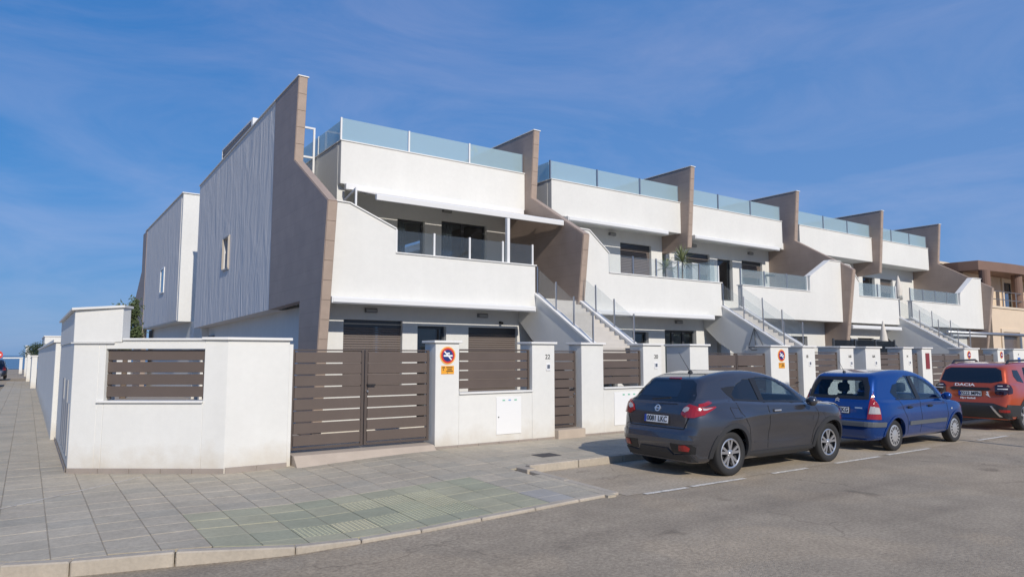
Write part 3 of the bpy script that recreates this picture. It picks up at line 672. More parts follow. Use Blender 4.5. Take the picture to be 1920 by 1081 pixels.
def fin_full(parent, x, back=21.5, ground=True):
    o = fin_wall(parent, x, FRONT_EDGE + [(back, 8.25), (back, 0.12)], cap_from=FRONT_EDGE)
    MB().box(x - .02, x + .235, 15.62, back, 8.31, 8.335).build('coping', COPE, o); return o
def fin_short(parent, x):
    fe = [(15.84, 5.50), (15.62, 8.28)]
    o = fin_wall(parent, x, fe + [(21.5, 8.25), (21.5, 5.45), (17.05, 5.42)], cap_from=fe)
    MB().box(x - .02, x + .235, 15.58, 21.5, 8.30, 8.325).build('coping', COPE, o)
    MB().box(x + .01, x + .2, 15.9, 21.5, 3.0, 5.44).build('party_wall', WHITE, parent) if False else None
    return o
def roof_parapet(parent, x0, x1, ret=None, posts=3):
    o = MB().box(x0, x1, YR, YR + 0.2, ZR0, ZR1).build('roof_parapet', WHITE, parent, 0.006)
    MB().box(x0 - .02, x1, YR - .025, YR + .225, ZR1 + .001, ZR1 + .03).build('coping', COPE, o, .004)
    w = (x1 - x0) / posts
    for k in range(posts):
        a = x0 + k * w; b = a + w
        MB().box(a + .05, b - .02, YR + .09, YR + .105, ZR1 + .035, ZRG).build('glass_panel', RGLASS, o)
        MB().box(a, a + .045, YR + .07, YR + .12, ZR1 + .03, ZRG + .01).build('post', WMET if x0 < 10 else STEEL, o, .004)
    MB().box(x1 - .03, x1 - .001, YR + .07, YR + .12, ZR1 + .03, ZRG + .01).build('post', STEEL, o, .004)
    if ret is not None:
        x = ret - .006
        s = MB().box(x, x + .2, YR + .202, 20.5, 3.2, ZR1 - .003).build('return_wall', WHITE, parent, .004)
        MB().box(x - .02, x + .22, YR + .23, 20.5, ZR1, ZR1 + .028).build('coping', COPE, s)
        for a, b in ((YR + .25, 18.0), (18.1, 20.3)):
            MB().box(x + .09, x + .105, a, b, ZR1 + .03, ZRG).build('glass_panel', RGLASS, s)
            MB().box(x + .075, x + .12, b, b + .045, ZR1 + .03, ZRG + .01).build('post', WMET, s)
    return o
def balcony(parent, x0, x1, mirror, rise=1.4, flat=0.36, glass=CGLASS, gposts=4, zr=5.10, milky=None):
    """front parapet with a raised, sloped shoulder at the fin side"""
    def X(u): return x0 + u if not mirror else x1 - u
    W = x1 - x0
    poly = [(X(0), ZB0), (X(0), zr), (X(flat), zr - .01), (X(rise), 4.60), (X(rise), ZB1), (X(W), ZB1), (X(W), ZB0)]
    o = MB().py(poly, YB, YB + 0.18).build('balcony_parapet', WHITE, parent, .006)
    c = MB()
    def strip(a, b, t=.028):
        (xa, za), (xb, zb) = a, b
        d = math.hypot(xb - xa, zb - za); nx, nz = -(zb - za) / d, (xb - xa) / d
        if nz < 0: nx, nz = -nx, -nz
        c.py([(xa + nx * .001, za + nz * .001), (xb + nx * .001, zb + nz * .001), (xb + nx * t, zb + nz * t), (xa + nx * t, za + nz * t)], YB - .03, YB + .21)
    strip((X(0), zr), (X(flat), zr - .01)); strip((X(flat), zr - .01), (X(rise), 4.60)); strip((X(rise), ZB1), (X(W + .03), ZB1))
    c.build('coping', COPE, o)
    a, b = sorted((X(rise + .03), X(W)))
    n = gposts
    for k in range(n):
        p, q = lerp(a, b, k / n), lerp(a, b, (k + 1) / n)
        MB().box(p + .05, q - .01, YB + .085, YB + .097, ZB1 + .035, 4.60).build('glass_panel', MGLASS if milky and k >= milky else glass, o)
        MB().box(p, p + .045, YB + .07, YB + .11, ZB1 + .03, 4.62).build('post', WMET if parent.location.x < 10 else STEEL, o, .004)
    MB().box(b - .045, b, YB + .07, YB + .11, ZB1 + .03, 4.62).build('post', WMET, o, .004)
    # floor slab and the return on the stair side
    MB().box(x0, x1, YB + .182, YU + .1, ZB0 + .01, 3.24).build('balcony_floor', WHITE, parent)
    return o
def closed_awning(parent, x0, x1, y, z, label):
    a = thing('awning', label, 'awning', ((x0 + x1) / 2, y, z - .1), 'retracted white awnings')
    MB().px([(y - .20, z - .13), (y - .20, z - .02), (y - .16, z), (y - .015, z), (y - .015, z - .05), (y - .12, z - .15), (y - .18, z - .15)], x0, x1).build('cassette', WMET, a, .006)
    MB().box(x0 + .03, x1 - .03, y - .215, y - .202, z - .125, z - .03).build('front_bar', WMET, a, .004)
    return a
def stairs(parent, x0, x1, ytop=14.0, ztop=3.32, tp=0.12):
    """flight running down to the street between two stringer walls"""
    def stringer(x):
        k = 0.6
        poly = [(ytop, ztop), (11.75, ztop - k * (ytop - 11.75)), (11.75, ztop - k * (ytop - 11.75) - 1.15), (ytop + 0.1, ztop - 1.15), (ytop + 1.0, ztop - .36), (ytop + 1.0, ztop)]
        o = MB().px(poly, x, x + tp).build('stringer', WHITE, parent, .006)
        d = math.hypot(ytop - 11.75, k * (ytop - 11.75)); ey, ez = -1 / math.hypot(1, k), -k / math.hypot(1, k)
        y1, z1 = 11.75, ztop - k * (ytop - 11.75)
        MB().px([(ytop, ztop + .002), (y1, z1 + .002), (y1, z1 + .05), (ytop, ztop + .05)], x - .03, x + tp + .03).build('coping', COPE, o)
        ps = [(lerp(ytop - .05, 11.85, t), lerp(ztop - .03, z1 + .06, t)) for t in (0, .36, .68, 1)]
        for (ya, za), (yb, zb) in zip(ps, ps[1:]):
            MB().px([(ya - .04, za + .12), (yb + .04, zb + .12), (yb + .04, zb + .68), (ya - .04, za + .68)], x + tp / 2 - .006, x + tp / 2 + .006).build('glass_panel', CGLASS, o)
        for ya, za in ps:
            MB().box(x + tp / 2 - .016, x + tp / 2 + .016, ya - .016, ya + .016, za, za + .74).build('post', STEEL, o, .004)
        return o
    stringer(x0); stringer(x1 - tp)
    k = 0.6; n = 13; rise = k * (ytop - 11.75) / n
    s = MB()
    for i in range(n):
        y1 = ytop - i * (ytop - 11.75) / n; y0 = y1 - (ytop - 11.75) / n; z = ztop - .12 - i * rise
        s.box(x0 + tp, x1 - tp, y0, y1, z - .35, z)
    s.box(x0 + tp, x1 - tp, ytop, ytop + 1.0, ztop - .45, ztop - .12)
    o = s.build('steps', mat('pale_step_stone', (0.52, 0.49, 0.45), .7, var=(3, .06)), parent)
def wall_lamp(label, x, y, z):
    a = thing('wall_lamp', label, 'lamp', (x, y, z), 'grey wall lamps')
    MB().px([(y - .09, z - .05), (y - .09, z + .02), (y - .07, z + .05), (y, z + .05), (y, z - .05)], x - .14, x + .14).build('casing', LAMP, a, .006)
    MB().box(x - .12, x + .12, y - .095, y - .0905, z - .035, z + .015).build('lens', mat('lamp_lens', (.35, .35, .34), .4), a)
def body(parent, x0, x1, lower, upper, xu0=None):
    xu0 = x0 if xu0 is None else xu0
    weld(wall_panel(MB(), x0, x1, 0.1, ZB0 + .3, YL, YL + .25, [(a, b, c, d) for a, b, c, d, *_ in lower]).build('ground_floor_wall', WHITE, parent))
    weld(wall_panel(MB(), xu0, x1, 3.2, ZR0 + .3, YU, YU + .25, [(a, b, c, d) for a, b, c, d, *_ in upper]).build('first_floor_wall', WHITE, parent))
    for a, b, c, d, sh, mu in lower: window(parent, a, b, c, d, YL, sh, mu)
    for a, b, c, d, sh, mu in upper: window(parent, a, b, c, d, YU, sh, mu)
    MB().box(xu0, x1, YR + .202, 26.8, ZR0 + .02, ZR0 + .28).build('roof_slab', WHITE, parent)
    MB().box(x0, x1, 26.6, 26.85, 0.1, ZR0 + .015).build('house_wall', WHITE, parent)
    MB().box(x0, x1, YB + .19, YL - .002, ZB0 + .002, ZB0 + .009).build('soffit', WHITE, parent) if False else None

# ---- end house (number 22)
h = thing('terraced_house', 'white end house with textured grey side wall and extended awning', 'house', (8, 15, 0.1))
X1, X2, X3, X4, X5, X6 = 4.86, 11.72, 18.45, 24.75, 31.25, 36.9
prof = FRONT_EDGE + [(17.5, 8.27), (17.5, 2.93), (15.12, 2.99), (15.12, 0.12)]
f = fin_wall(h, X1, prof, 0.215, FRONT_EDGE)
MB().px([(15.62, 8.305), (17.5, 8.275), (17.5, 8.30), (15.62, 8.33)], X1 - .02, X1 + .235).build('coping', COPE, f)
# textured side panel with a small window
sp = MB()
SY0, SY1 = 17.502, 26.9; SZ0, SZ1 = 2.86, 8.2
holes = (21.95, 22.65, 4.45, 5.40)
ys_ = [SY0, holes[0], holes[1], SY1]; zs_ = [SZ0, holes[2], holes[3], SZ1]
def ztop_side(y): return lerp(8.265, 7.96, (y - 17.5) / 9.4)
def zbot_side(y): return lerp(2.93, 2.78, (y - 17.5) / 9.4)
for i in range(3):
    for j in range(3):
        if i == 1 and j == 1: continue
        a, b = ys_[i], ys_[i + 1]
        def zz(y, k): return zbot_side(y) if k == 0 else ztop_side(y) if k == 3 else zs_[k]
        sp.add([(X1 + .01, a, zz(a, j)), (X1 + .01, b, zz(b, j)), (X1 + .01, b, zz(b, j + 1)), (X1 + .01, a, zz(a, j + 1))], [(0, 1, 2, 3)])
sp.add([(X1 + .01, holes[0], holes[2]), (X1 + .01, holes[1], holes[2]), (X1 + .01, holes[1], holes[3]), (X1 + .01, holes[0], holes[3]),
        (X1 + .2, holes[0], holes[2]), (X1 + .2, holes[1], holes[2]), (X1 + .2, holes[1], holes[3]), (X1 + .2, holes[0], holes[3])], [(0, 1, 5, 4), (1, 2, 6, 5), (2, 3, 7, 6), (3, 0, 4, 7)])
sp.add([(X1 + .01, SY0, 2.93), (X1 + .01, SY1, 2.78), (X1 + .6, SY1, 2.78), (X1 + .6, SY0, 2.93)], [(0, 1, 2, 3)])
sp.add([(X1 + .01, SY1, 2.78), (X1 + .01, SY1, 7.96), (X1 + .4, SY1, 7.96), (X1 + .4, SY1, 2.78)], [(0, 1, 2, 3)])
weld(sp.build('side_panel', STUCCO, h))
MB().px([(SY0, 8.267), (SY1 + .03, 7.962), (SY1 + .03, 7.992), (SY0, 8.297)], X1 - .025, X1 + .25).build('coping', COPE, h)
MB().px([(SY0, 3.4), (SY1, 3.4), (SY1, 7.94), (SY0, 8.25)], X1 + .22, X1 + .4).build('parapet_back', WHITE, h)
wf = MB().box(X1 - .05, X1 + .01, holes[0] - .04, holes[0], holes[2], holes[3]).box(X1 - .05, X1 + .01, holes[1], holes[1] + .03, holes[2], holes[3]).box(X1 - .03, X1 + .01, holes[0] - .04, holes[1] + .04, holes[3], holes[3] + .05).box(X1 - .03, X1 + .01, holes[0] - .04, holes[1] + .04, holes[2] - .05, holes[2]).build('side_window', mat('cream_frame', (.42, .38, .33), .5), h)
MB().box(X1 + .15, X1 + .16, *holes).build('pane', mat('dark_pane', (.02, .022, .026), .15), wf)
MB().box(X1 + .45, X1 + .65, 15.125, 26.9, 0.1, 2.95).build('return_wall', WHITE, h, .004)
MB().box(X1 + .36, X1 + .448, 25.6, 26.2, 2.2, 2.5).build('air_grille', LAMP, h)
MB().box(5.08, 6.09, 18.9, 19.1, 3.2, 6.6).build('stair_enclosure', WHITE, h)
body(h, 5.08, X2, [(5.72, 7.16, .9, 2.60, 1.0, 2), (7.55, 8.33, .15, 2.50, 0, 1), (8.96, 10.45, .2, 2.50, 1.0, 1)],
     [(8.08, 8.92, 3.28, 5.53, 0, 1), (9.45, 10.98, 3.28, 5.62, 0, 2)], 6.1)
roof_parapet(h, 6.1, X2 - .005, ret=6.1)
balcony(h, 5.08, 10.48, False, 1.52, .42, CGLASS, 4, 5.06)
stairs(h, 10.48, 11.9, 14.0, 3.34)
MB().box(9.66, 9.74, YB + .06, YB + .16, ZB1 + .03, 5.22).build('awning_post', WMET, h, .005)
rf = MB(); rf.box(5.2, 5.25, 17.9, 17.95, 6.3, 7.85).box(6.0, 6.05, 17.9, 17.95, 6.3, 7.85).box(5.2, 6.05, 17.9, 17.95, 7.851, 7.9).box(5.25, 6.0, 17.9, 17.95, 7.05, 7.1).build('roof_gate', WMET, h)
sr = MB(); sr.box(5.75, 5.79, 14.25, 14.29, 4.9, 5.5).box(5.35, 5.38, 15.4, 15.44, 4.6, 5.62)
sr.bar((5.77, 14.27, 5.48), (5.77, 15.8, 5.15), .03, .04).build('stair_rail', WMET, h)
lv = thing('roof_screen', 'white framed louvre screen on the roof of the end house', 'screen', (5.4, 24, 6.3))
fr_ = MB(); fr_.box(5.5, 5.57, 22.4, 22.47, 6.3, 9.3).box(5.5, 5.57, 26.5, 26.57, 6.3, 9.3).box(5.5, 5.57, 22.4, 26.57, 9.301, 9.36).box(5.5, 6.6, 22.30, 22.38, 9.1, 9.36).box(5.5, 5.57, 22.47, 26.5, 8.7, 8.75).build('frame', WMET, lv, .004)
for k in range(4): MB().box(5.51, 5.55, 22.48, 26.49, 8.77 + k * .14, 8.86 + k * .14).build('louvre', SHUT, lv)
# extended awning
aw = thing('awning', 'cream canvas awning extended over the end house terrace', 'awning', (9, 15.2, 5.3))
MB().box(6.2, 11.6, YR - .13, YR - .005, 5.86, 6.015).build('cassette', WMET, aw, .008)
MB().prism([(6.3, YR - .03, 5.895), (11.58, YR - .03, 5.895), (11.68, 14.36, 5.42), (6.3, 14.36, 5.42)], [(6.3, YR - .03, 5.901), (11.58, YR - .03, 5.901), (11.68, 14.36, 5.426), (6.3, 14.36, 5.426)]).build('canvas', CANV, aw)
MB().px([(14.28, 5.29), (14.27, 5.41), (14.31, 5.44), (14.38, 5.43), (14.38, 5.33), (14.33, 5.29)], 6.27, 11.7).build('front_bar', WMET, aw, .006)
for x in (6.6, 11.3):
    MB().bar((x, YR - .1, 5.84), (x + .35, 15.2, 5.6), .05, .04).bar((x + .35, 15.2, 5.6), (x, 14.38, 5.39), .045, .04).build('folding_arm', WMET, aw)
closed_awning(h, 5.09, 10.35, YB, ZB0 - .005, 'retracted white awning under the balcony of the end house')
wall_lamp('grey wall lamp above the left shutter of the end house', 6.35, YL, 2.82); wall_lamp('grey wall lamp above the right shutter of the end house', 9.35, YL, 2.80)
wall_lamp('grey wall lamp under the extended awning', 9.6, YU, 5.9)
cm = thing('security_camera', 'small dark dome camera on the end house wall', 'camera', (9.95, YL, 2.62)); MB().tube((9.9, YL - .12, 2.62), (9.9, YL, 2.64), .035, 10).build('housing', BLACK, cm)
pl = thing('potted_plant', 'tiny yellow plant on the roof edge of the end house', 'plant', (10.3, 16.6, ZRG - .6)); 
MB().tube((10.35, 16.7, 6.4), (10.35, 16.7, 7.7), .015).build('stem', mat('stem', (.1, .12, .05), .7), pl)
q = MB()
for k in range(14):
    a = rnd.uniform(0, 6.28); r = rnd.uniform(.02, .09); c = (10.35 + r * math.cos(a), 16.7 + r * math.sin(a), 7.68 + rnd.uniform(0, .14))
    q.add([(c[0] - .04, c[1], c[2]), (c[0], c[1] - .02, c[2] - .03), (c[0] + .04, c[1], c[2]), (c[0], c[1] + .02, c[2] + .04)], [(0, 1, 2, 3)])
q.build('leaves', mat('yellow_leaf', (.45, .36, .05), .7), pl)

# ---- house two (number 20)
h = thing('terraced_house', 'white house behind the dark grey car with plants on its balcony', 'house', (15, 15, 0.1), 'white terraced houses')
fin_full(h, X2)
body(h, 11.94, X3, [(13.2, 14.0, .15, 2.5, 0, 1), (14.62, 15.3, .9, 2.50, 0, 1), (16.0, 17.45, .15, 2.58, 0, 3)], [(14.6, 15.15, 3.28, 5.5, 0, 1), (16.4, 17.9, 3.3, 5.65, .55, 1)], 12.72)
roof_parapet(h, 12.72, X3 - .005, ret=12.72)
balcony(h, 11.94, 17.8, False, 1.08, .36, CGLASS, 5, 5.18, milky=4)
stairs(h, 17.8, 18.86, 14.0, 3.34)
closed_awning(h, 13.2, 17.6, YR, 6.01, 'retracted white awning over the shuttered terrace window behind the yuccas')
closed_awning(h, 12.4, 17.2, YB, ZB0 - .005, 'retracted white awning under the balcony with yuccas')
wall_lamp('grey wall lamp by the shuttered terrace window of house 20', 16.0, YU, 5.88); wall_lamp('grey wall lamp over the curtained window of house 20', 16.6, YL, 2.84)
cu = thing('curtain', 'pale hanging curtains inside the window of house 20', 'curtain', (16.7, YL + .2, .2))
# ---- house three (number 18)
h = thing('terraced_house', 'white house with shuttered balcony door above the blue car', 'house', (21, 15, 0.1), 'white terraced houses')
fin_short(h, X3)
body(h, X3 + .2, X4, [(19.4, 20.2, .15, 2.5, 0, 1), (20.6, 21.9, .9, 2.5, .3, 2), (22.5, 23.6, .15, 2.5, 0, 2)], [(19.72, 21.05, 3.28, 5.60, .35, 2), (21.5, 22.4, 3.9, 5.5, 0, 1), (22.98, 24.3, 3.28, 5.55, .3, 1)])
roof_parapet(h, X3 + .22, X4 - .35)
balcony(h, 18.86, X4 - .005, True, 2.05, .75, MGLASS, 3, 5.28)
closed_awning(h, X3 + .5, 23.9, YR, 6.01, 'retracted white awning right of the short hanging fin wall')
wall_lamp('left grey wall lamp on the upper wall of house 18', 20.1, YU, 5.86); wall_lamp('right grey wall lamp on the upper wall of house 18', 23.5, YU, 5.86)
# ---- house four
h = thing('terraced_house', 'white house fourth in the row with closed parasol on its balcony', 'house', (28, 15, 0.1), 'white terraced houses')
fin_full(h, X4)
body(h, X4 + .22, X5, [(25.6, 26.6, .15, 2.5, 0, 1), (27.1, 28.3, .9, 2.5, .4, 2)], [(27.6, 29.0, 3.28, 5.55, 0, 2), (29.6, 30.5, 3.28, 5.5, .3, 1)], 25.6)
roof_parapet(h, 25.6, X5 - .005, ret=25.6)
balcony(h, X4 + .22, 28.95, False, 1.0, .36, MGLASS, 2, 5.2)
stairs(h, 28.95, 30.1, 14.0, 3.34)
closed_awning(h, X4 + .3, 28.7, YB, ZB0 - .1, 'retracted white awning behind the closed garden parasol')
# ---- house five
h = thing('terraced_house', 'white house at the far right end of the row', 'house', (34, 15, 0.1), 'white terraced houses')
fin_short(h, X5)
body(h, X5 + .2, X6, [(32.3, 33.3, .15, 2.5, 0, 1), (34.4, 36.2, .5, 2.4, 0, 3)], [(32.0, 33.1, 3.28, 5.5, 0, 1), (33.6, 34.8, 3.28, 5.5, .3, 1)])
roof_parapet(h, X5 + .22, X6 - .25)
balcony(h, 30.1, X6 - .005, True, 2.3, .9, MGLASS, 4, 5.4)
fin_full(h, X6)
closed_awning(h, 33.2, 36.6, YB, ZB0 - .25, 'retracted cream awning of the far right house')

# upper terrace dividers, posts and odds and ends on the balconies
dv = thing('balcony_divider', 'milky glass terrace divider between white posts behind the yuccas', 'divider', (17.9, 15.5, 3.24))
for x, y in ((17.75, 15.9), (18.75, 15.9)):
    o = MB().box(x, x + .3, y, y + .3, 3.24, 4.95).build('post', WHITE, dv, .005); MB().box(x - .04, x + .34, y - .04, y + .34, 4.951, 4.99).build('coping', COPE, o)
MB().box(17.72, 17.735, YB + .2, 15.88, 3.3, 4.78).build('glass_panel', MGLASS, dv); MB().box(18.06, 18.74, 16.03, 16.045, 3.3, 4.8).build('glass_panel', MGLASS, dv)
def yucca(label, x, y, z, n, r, hgt, seed):
    t = thing('yucca_plant', label, 'plant', (x, y, z), 'balcony yuccas'); rr = random.Random(seed)
    MB().lathe([(0.001, 0), (.13, 0), (.17, .26), (.15, .26), (.13, .22), (.001, .22)], 16, 'z', (x, y, z)).build('pot', mat('grey_pot', (.3, .3, .3), .7), t)
    MB().tube((x, y, z + .2), (x + .02, y, z + hgt), .03, 7, .022).build('stem', mat('yucca_stem', (.22, .17, .11), .8), t)
    f = MB(); c = Vector((x + .02, y, z + hgt))
    for k in range(n):
        a = rr.uniform(0, 6.28); e = rr.uniform(-.35, 1.35); d = Vector((math.cos(a) * math.cos(e), math.sin(a) * math.cos(e), math.sin(e))); s = d.cross(Vector((0, 0, 1))).normalized() * .018
        l = r * rr.uniform(.75, 1.1); m1 = c + d * l * .5; p2 = c + d * l + Vector((0, 0, -.12 * l))
        f.add([c - s * .6, c + s * .6, m1 + s, m1 - s, p2], [(0, 1, 2, 3), (3, 2, 4)])
    f.build('leaves', mat('yucca_leaf', (.24, .27, .13), .6, var=(9, .3)), t)
yucca('large spiky yucca on the balcony of house 20', 16.45, 14.35, 3.25, 95, .62, 1.45, 1)
yucca('smaller pale yucca left of the large one on the balcony', 15.75, 14.4, 3.25, 55, .45, 1.2, 2)
def parasol(label, x, y, z0, z1, lean=0):
    t = thing('closed_parasol', label, 'parasol', (x, y, z0), 'closed parasols')
    MB().tube((x, y, z0), (x + lean, y, z1), .025, 8).build('pole', WMET, t)
    prof = [(0.03, 0), (.16, .02), (.13, .3), (.17, .55), (.10, .95), (.02, 1.3)]
    n = 14; f = MB(); vs = []; s = (z1 - z0) * .55 / 1.3
    for i in range(n):
        a = 2 * math.pi * i / n; k = 1 if i % 2 else .62
        for r, hh in prof: vs.append((x + lean * .7 + r * k * math.cos(a), y + r * k * math.sin(a), z0 + (z1 - z0) * .47 + hh * s))
    m = len(prof); f.add(vs, [(i * m + k, ((i + 1) % n) * m + k, ((i + 1) % n) * m + k + 1, i * m + k + 1) for i in range(n) for k in range(m - 1)])
    f.build('folded_canopy', CANV, t, 0, True)
parasol('closed cream parasol on the balcony of the fourth house', 30.35, 14.6, 3.25, 5.15)
parasol('closed cream parasol in the garden beside pillar 14', 24.75, 12.5, .12, 2.95)
sc_ = thing('garden_screen', 'dark mesh garden screen in front of the fourth house', 'screen', (24, 12.3, .1))
for k in range(4):
    x = 21.2 + k * 1.3; MB().box(x, x + .05, 12.3, 12.35, .1, 2.35).build('post', DSTEEL, sc_)
    if k < 3: MB().box(x + .06, x + 1.29, 12.32, 12.33, .4, 2.3).build('mesh_panel', glass_mat('dark_mesh', (.3, .32, .34), .3, .35, (.06, .07, .08)), sc_)
dec = thing('wall_ornament', 'wire sailing boat ornament hanging on the stair wall', 'ornament', (17.78, 13, 1.9))
q = MB(); xx = 17.77
for a, b in (((13.0, 2.05), (12.45, 2.05)), ((12.45, 2.05), (12.55, 1.97)), ((12.55, 1.97), (12.9, 1.97)), ((12.9, 1.97), (13.0, 2.05)), ((12.75, 2.05), (12.78, 2.62)), ((12.78, 2.62), (12.5, 2.1)), ((12.78, 2.62), (12.98, 2.1))):
    q.tube((xx, *a), (xx, *b), .011, 6)
q.build('wire', DSTEEL, dec)
cm = thing('security_camera', 'black camera on the shaded wall of house 18', 'camera', (23.9, 16.9, 4.9)); MB().tube((24.5, 16.6, 5.0), (24.5, 16.98, 5.05), .05, 10).build('housing', BLACK, cm)
# curtains
c_ = MB()
for a, b in ((16.10, 16.42), (16.55, 16.9), (17.0, 17.35)):
    n = 16; top = [(lerp(a, b, i / n), YL + .22 + .02 * math.sin(i * 1.9)) for i in range(n + 1)]
    v = [(x, y, .2) for x, y in top] + [(x, y, 2.5) for x, y in top]; c_.add(v, [(i, i + 1, i + n + 2, i + n + 1) for i in range(n)])
c_.build('cloth', mat('curtain_cloth', (.62, .60, .56), .9), cu)
for o in [o for o in bpy.data.objects if o.name.startswith('pane')]:
    bb = o.data.vertices[0].co
    if 15.9 < bb.x < 17.5 and abs(bb.y - YL) < .3: o.data.materials[0] = WGLASS2

for k, (x0, x1, z0, z1, y, lab) in enumerate(((8.1, 8.45, 3.3, 5.5, YU, 'sheer grey curtain in the narrow terrace window of the end house'), (9.5, 9.95, 3.3, 5.6, YU, 'sheer grey curtain in the sliding terrace door of the end house'),
        (19.8, 20.3, 3.3, 5.5, YU, 'sheer grey curtain in the left terrace door of house 18'), (23.05, 23.5, 3.3, 5.5, YU, 'sheer grey curtain in the shuttered terrace door of house 18'), (32.1, 32.5, 3.3, 5.4, YU, 'sheer grey curtain in the far right house'))):
    cu = thing('curtain', lab, 'curtain', (x0, y + .3, z0), 'terrace window curtains'); n = 14
    tp_ = [(lerp(x0, x1, i / n), y + .30 + .025 * math.sin(i * 2.1)) for i in range(n + 1)]
    MB().add([(x, yy, z0) for x, yy in tp_] + [(x, yy, z1) for x, yy in tp_], [(i, i + 1, i + n + 2, i + n + 1) for i in range(n)]).build('cloth', mat('grey_curtain', (.42, .42, .42), .9), cu)
# ---- rear house on the side street
h = thing('terraced_house', 'white rear house with grey textured side on the side street', 'house', (7, 35, .1))
XB = 4.86
MB().box(XB, 9, 30.2, 40.9, 3.15, 8.35).build('body', WHITE, h, .01)
MB().box(XB + .5, 9, 29.6, 42, .1, 3.148).build('ground_floor_wall', WHITE, h)
sp = MB().box(XB - .02, XB - .002, 30.45, 40.3, 3.2, 8.3).build('side_panel', STUCCO, h)
MB().box(XB - .05, 9.05, 30.15, 40.95, 8.352, 8.39).build('coping', COPE, h)
fb = [(43.2, .12), (43.8, 4.95), (41.6, 6.3), (41.7, 8.3)]
MB().px(fb + [(40.3, 8.3), (40.3, .12)], XB - .04, XB + .18).build('fin_wall', FIN, h)
wf = MB().box(XB - .06, XB - .021, 33.9, 34.0, 4.65, 5.65).box(XB - .06, XB - .021, 34.9, 35.0, 4.65, 5.65).box(XB - .06, XB - .021, 33.9, 35.0, 5.652, 5.72).box(XB - .06, XB - .021, 33.9, 35.0, 4.58, 4.648).build('side_window', WMET, h)
MB().box(XB - .035, XB - .021, 34.0, 34.9, 4.65, 5.65).build('pane', WGLASS, wf)
MB().box(5.2, 5.26, 33, 37, 8.4, 8.65).build('roof_rail', WMET, h)

# ---- tan neighbour house
TAN = mat('tan_render', (.68, .55, .41), .85, var=(1, .05)); TANB = mat('brown_render', (.20, .125, .095), .8, var=(1, .08)); CREAM = mat('cream_render', (.66, .55, .42), .85)
h = thing('neighbour_house', 'tan house with brown canopy and columns at the right edge', 'house', (42, 15, .1))
weld(wall_panel(MB(), 38.0, 60, .1, 4.1, 14.0, 14.25, [(39.1, 41.1, .3, 2.75), (42.3, 44.3, .3, 2.75)]).build('ground_floor_wall', TAN, h))
MB().box(37.98, 38.2, 14.26, 24, .1, 4.1).build('return_wall', TAN, h)
MB().box(37.95, 60, 13.95, 16.2, 4.102, 4.2).build('balcony_floor', CREAM, h)
weld(wall_panel(MB(), 38.2, 60, 4.1, 6.1, 15.2, 15.45, [(42.9, 44.3, 4.2, 5.75), (46.0, 47.4, 4.2, 5.75), (49.0, 50.4, 4.2, 5.75)]).build('first_floor_wall', TAN, h))
for a, b in ((42.9, 44.3), (46.0, 47.4), (49.0, 50.4)):
    window(h, a, b, 4.2, 5.75, 15.2, 0, 1); 
    MB().box(a - .22, a - .002, 15.13, 15.198, 4.2, 5.95).box(b + .002, b + .22, 15.13, 15.198, 4.2, 5.95).box(a - .22, b + .22, 15.13, 15.198, 5.952, 6.09).build('window_surround', CREAM, h)
for a, b in ((39.1, 41.1), (42.3, 44.3)):
    o = window(h, a, b, .3, 2.75, 14.0, 1.0, 1); MB().box(a - .2, a - .002, 13.94, 13.998, .3, 2.95).box(b + .002, b + .2, 13.94, 13.998, .3, 2.95).box(a - .2, b + .2, 13.94, 13.998, 2.952, 3.1).build('window_surround', CREAM, h)
arc = [(37.7, 15.2)] + [(lerp(37.8, 47, t), 14.35 - .45 * math.sin(math.pi * t)) for t in np.linspace(0, 1, 14)] + [(47.1, 15.2), (47.1, 19), (37.7, 19)]
MB().pz(arc, 5.95, 6.42).build('canopy', TANB, h, .01)
for x in (38.15, 42.05, 46.2): MB().tube((x, 14.25, 4.2), (x, 14.25, 5.95), .24, 16).build('column', TANB, h, 0)
rl = MB()
for z in (4.55, 4.95): rl.tube((38, 14.05, z), (58, 14.05, z), .022, 6)
for k in range(12): rl.tube((38.02 + k * 1.6, 14.05, 4.2), (38.02 + k * 1.6, 14.05, 4.97), .022, 6)
rl.build('balcony_railing', STEEL, h)
for k in range(13): MB().bar((37.2 + k * .22 if False else 38.4, 15.9 + k * .35, 6.45), (37.15, 15.9 + k * .35, 6.45 + .0), .09, .12).build('pergola_beam', CREAM, h)
TILE = mat('roof_tile', (.33, .2, .14), .8, var=(3, .2))
MB().px([(17.5, 6.42), (22, 8.1), (26, 6.42)], 40.5, 60).build('roof', TILE, h)
for k in range(8): MB().bar((38.6 + k * .35, 14.6, 6.46), (38.6 + k * .35, 17.4, 6.5), .1, .1).build('pergola_beam', CREAM, h)
bmp = thing('steel_beam', 'grey horizontal steel beam on posts at the right edge', 'beam', (36, 12.6, .1))
MB().tube((29.9, 12.6, 2.72), (44, 12.6, 2.72), .07, 10).build('beam', STEEL, bmp, 0, True)
for x in (30.2, 37.2, 43.5): MB().tube((x, 12.6, .1), (x, 12.6, 2.68), .05, 8).build('post', STEEL, bmp)

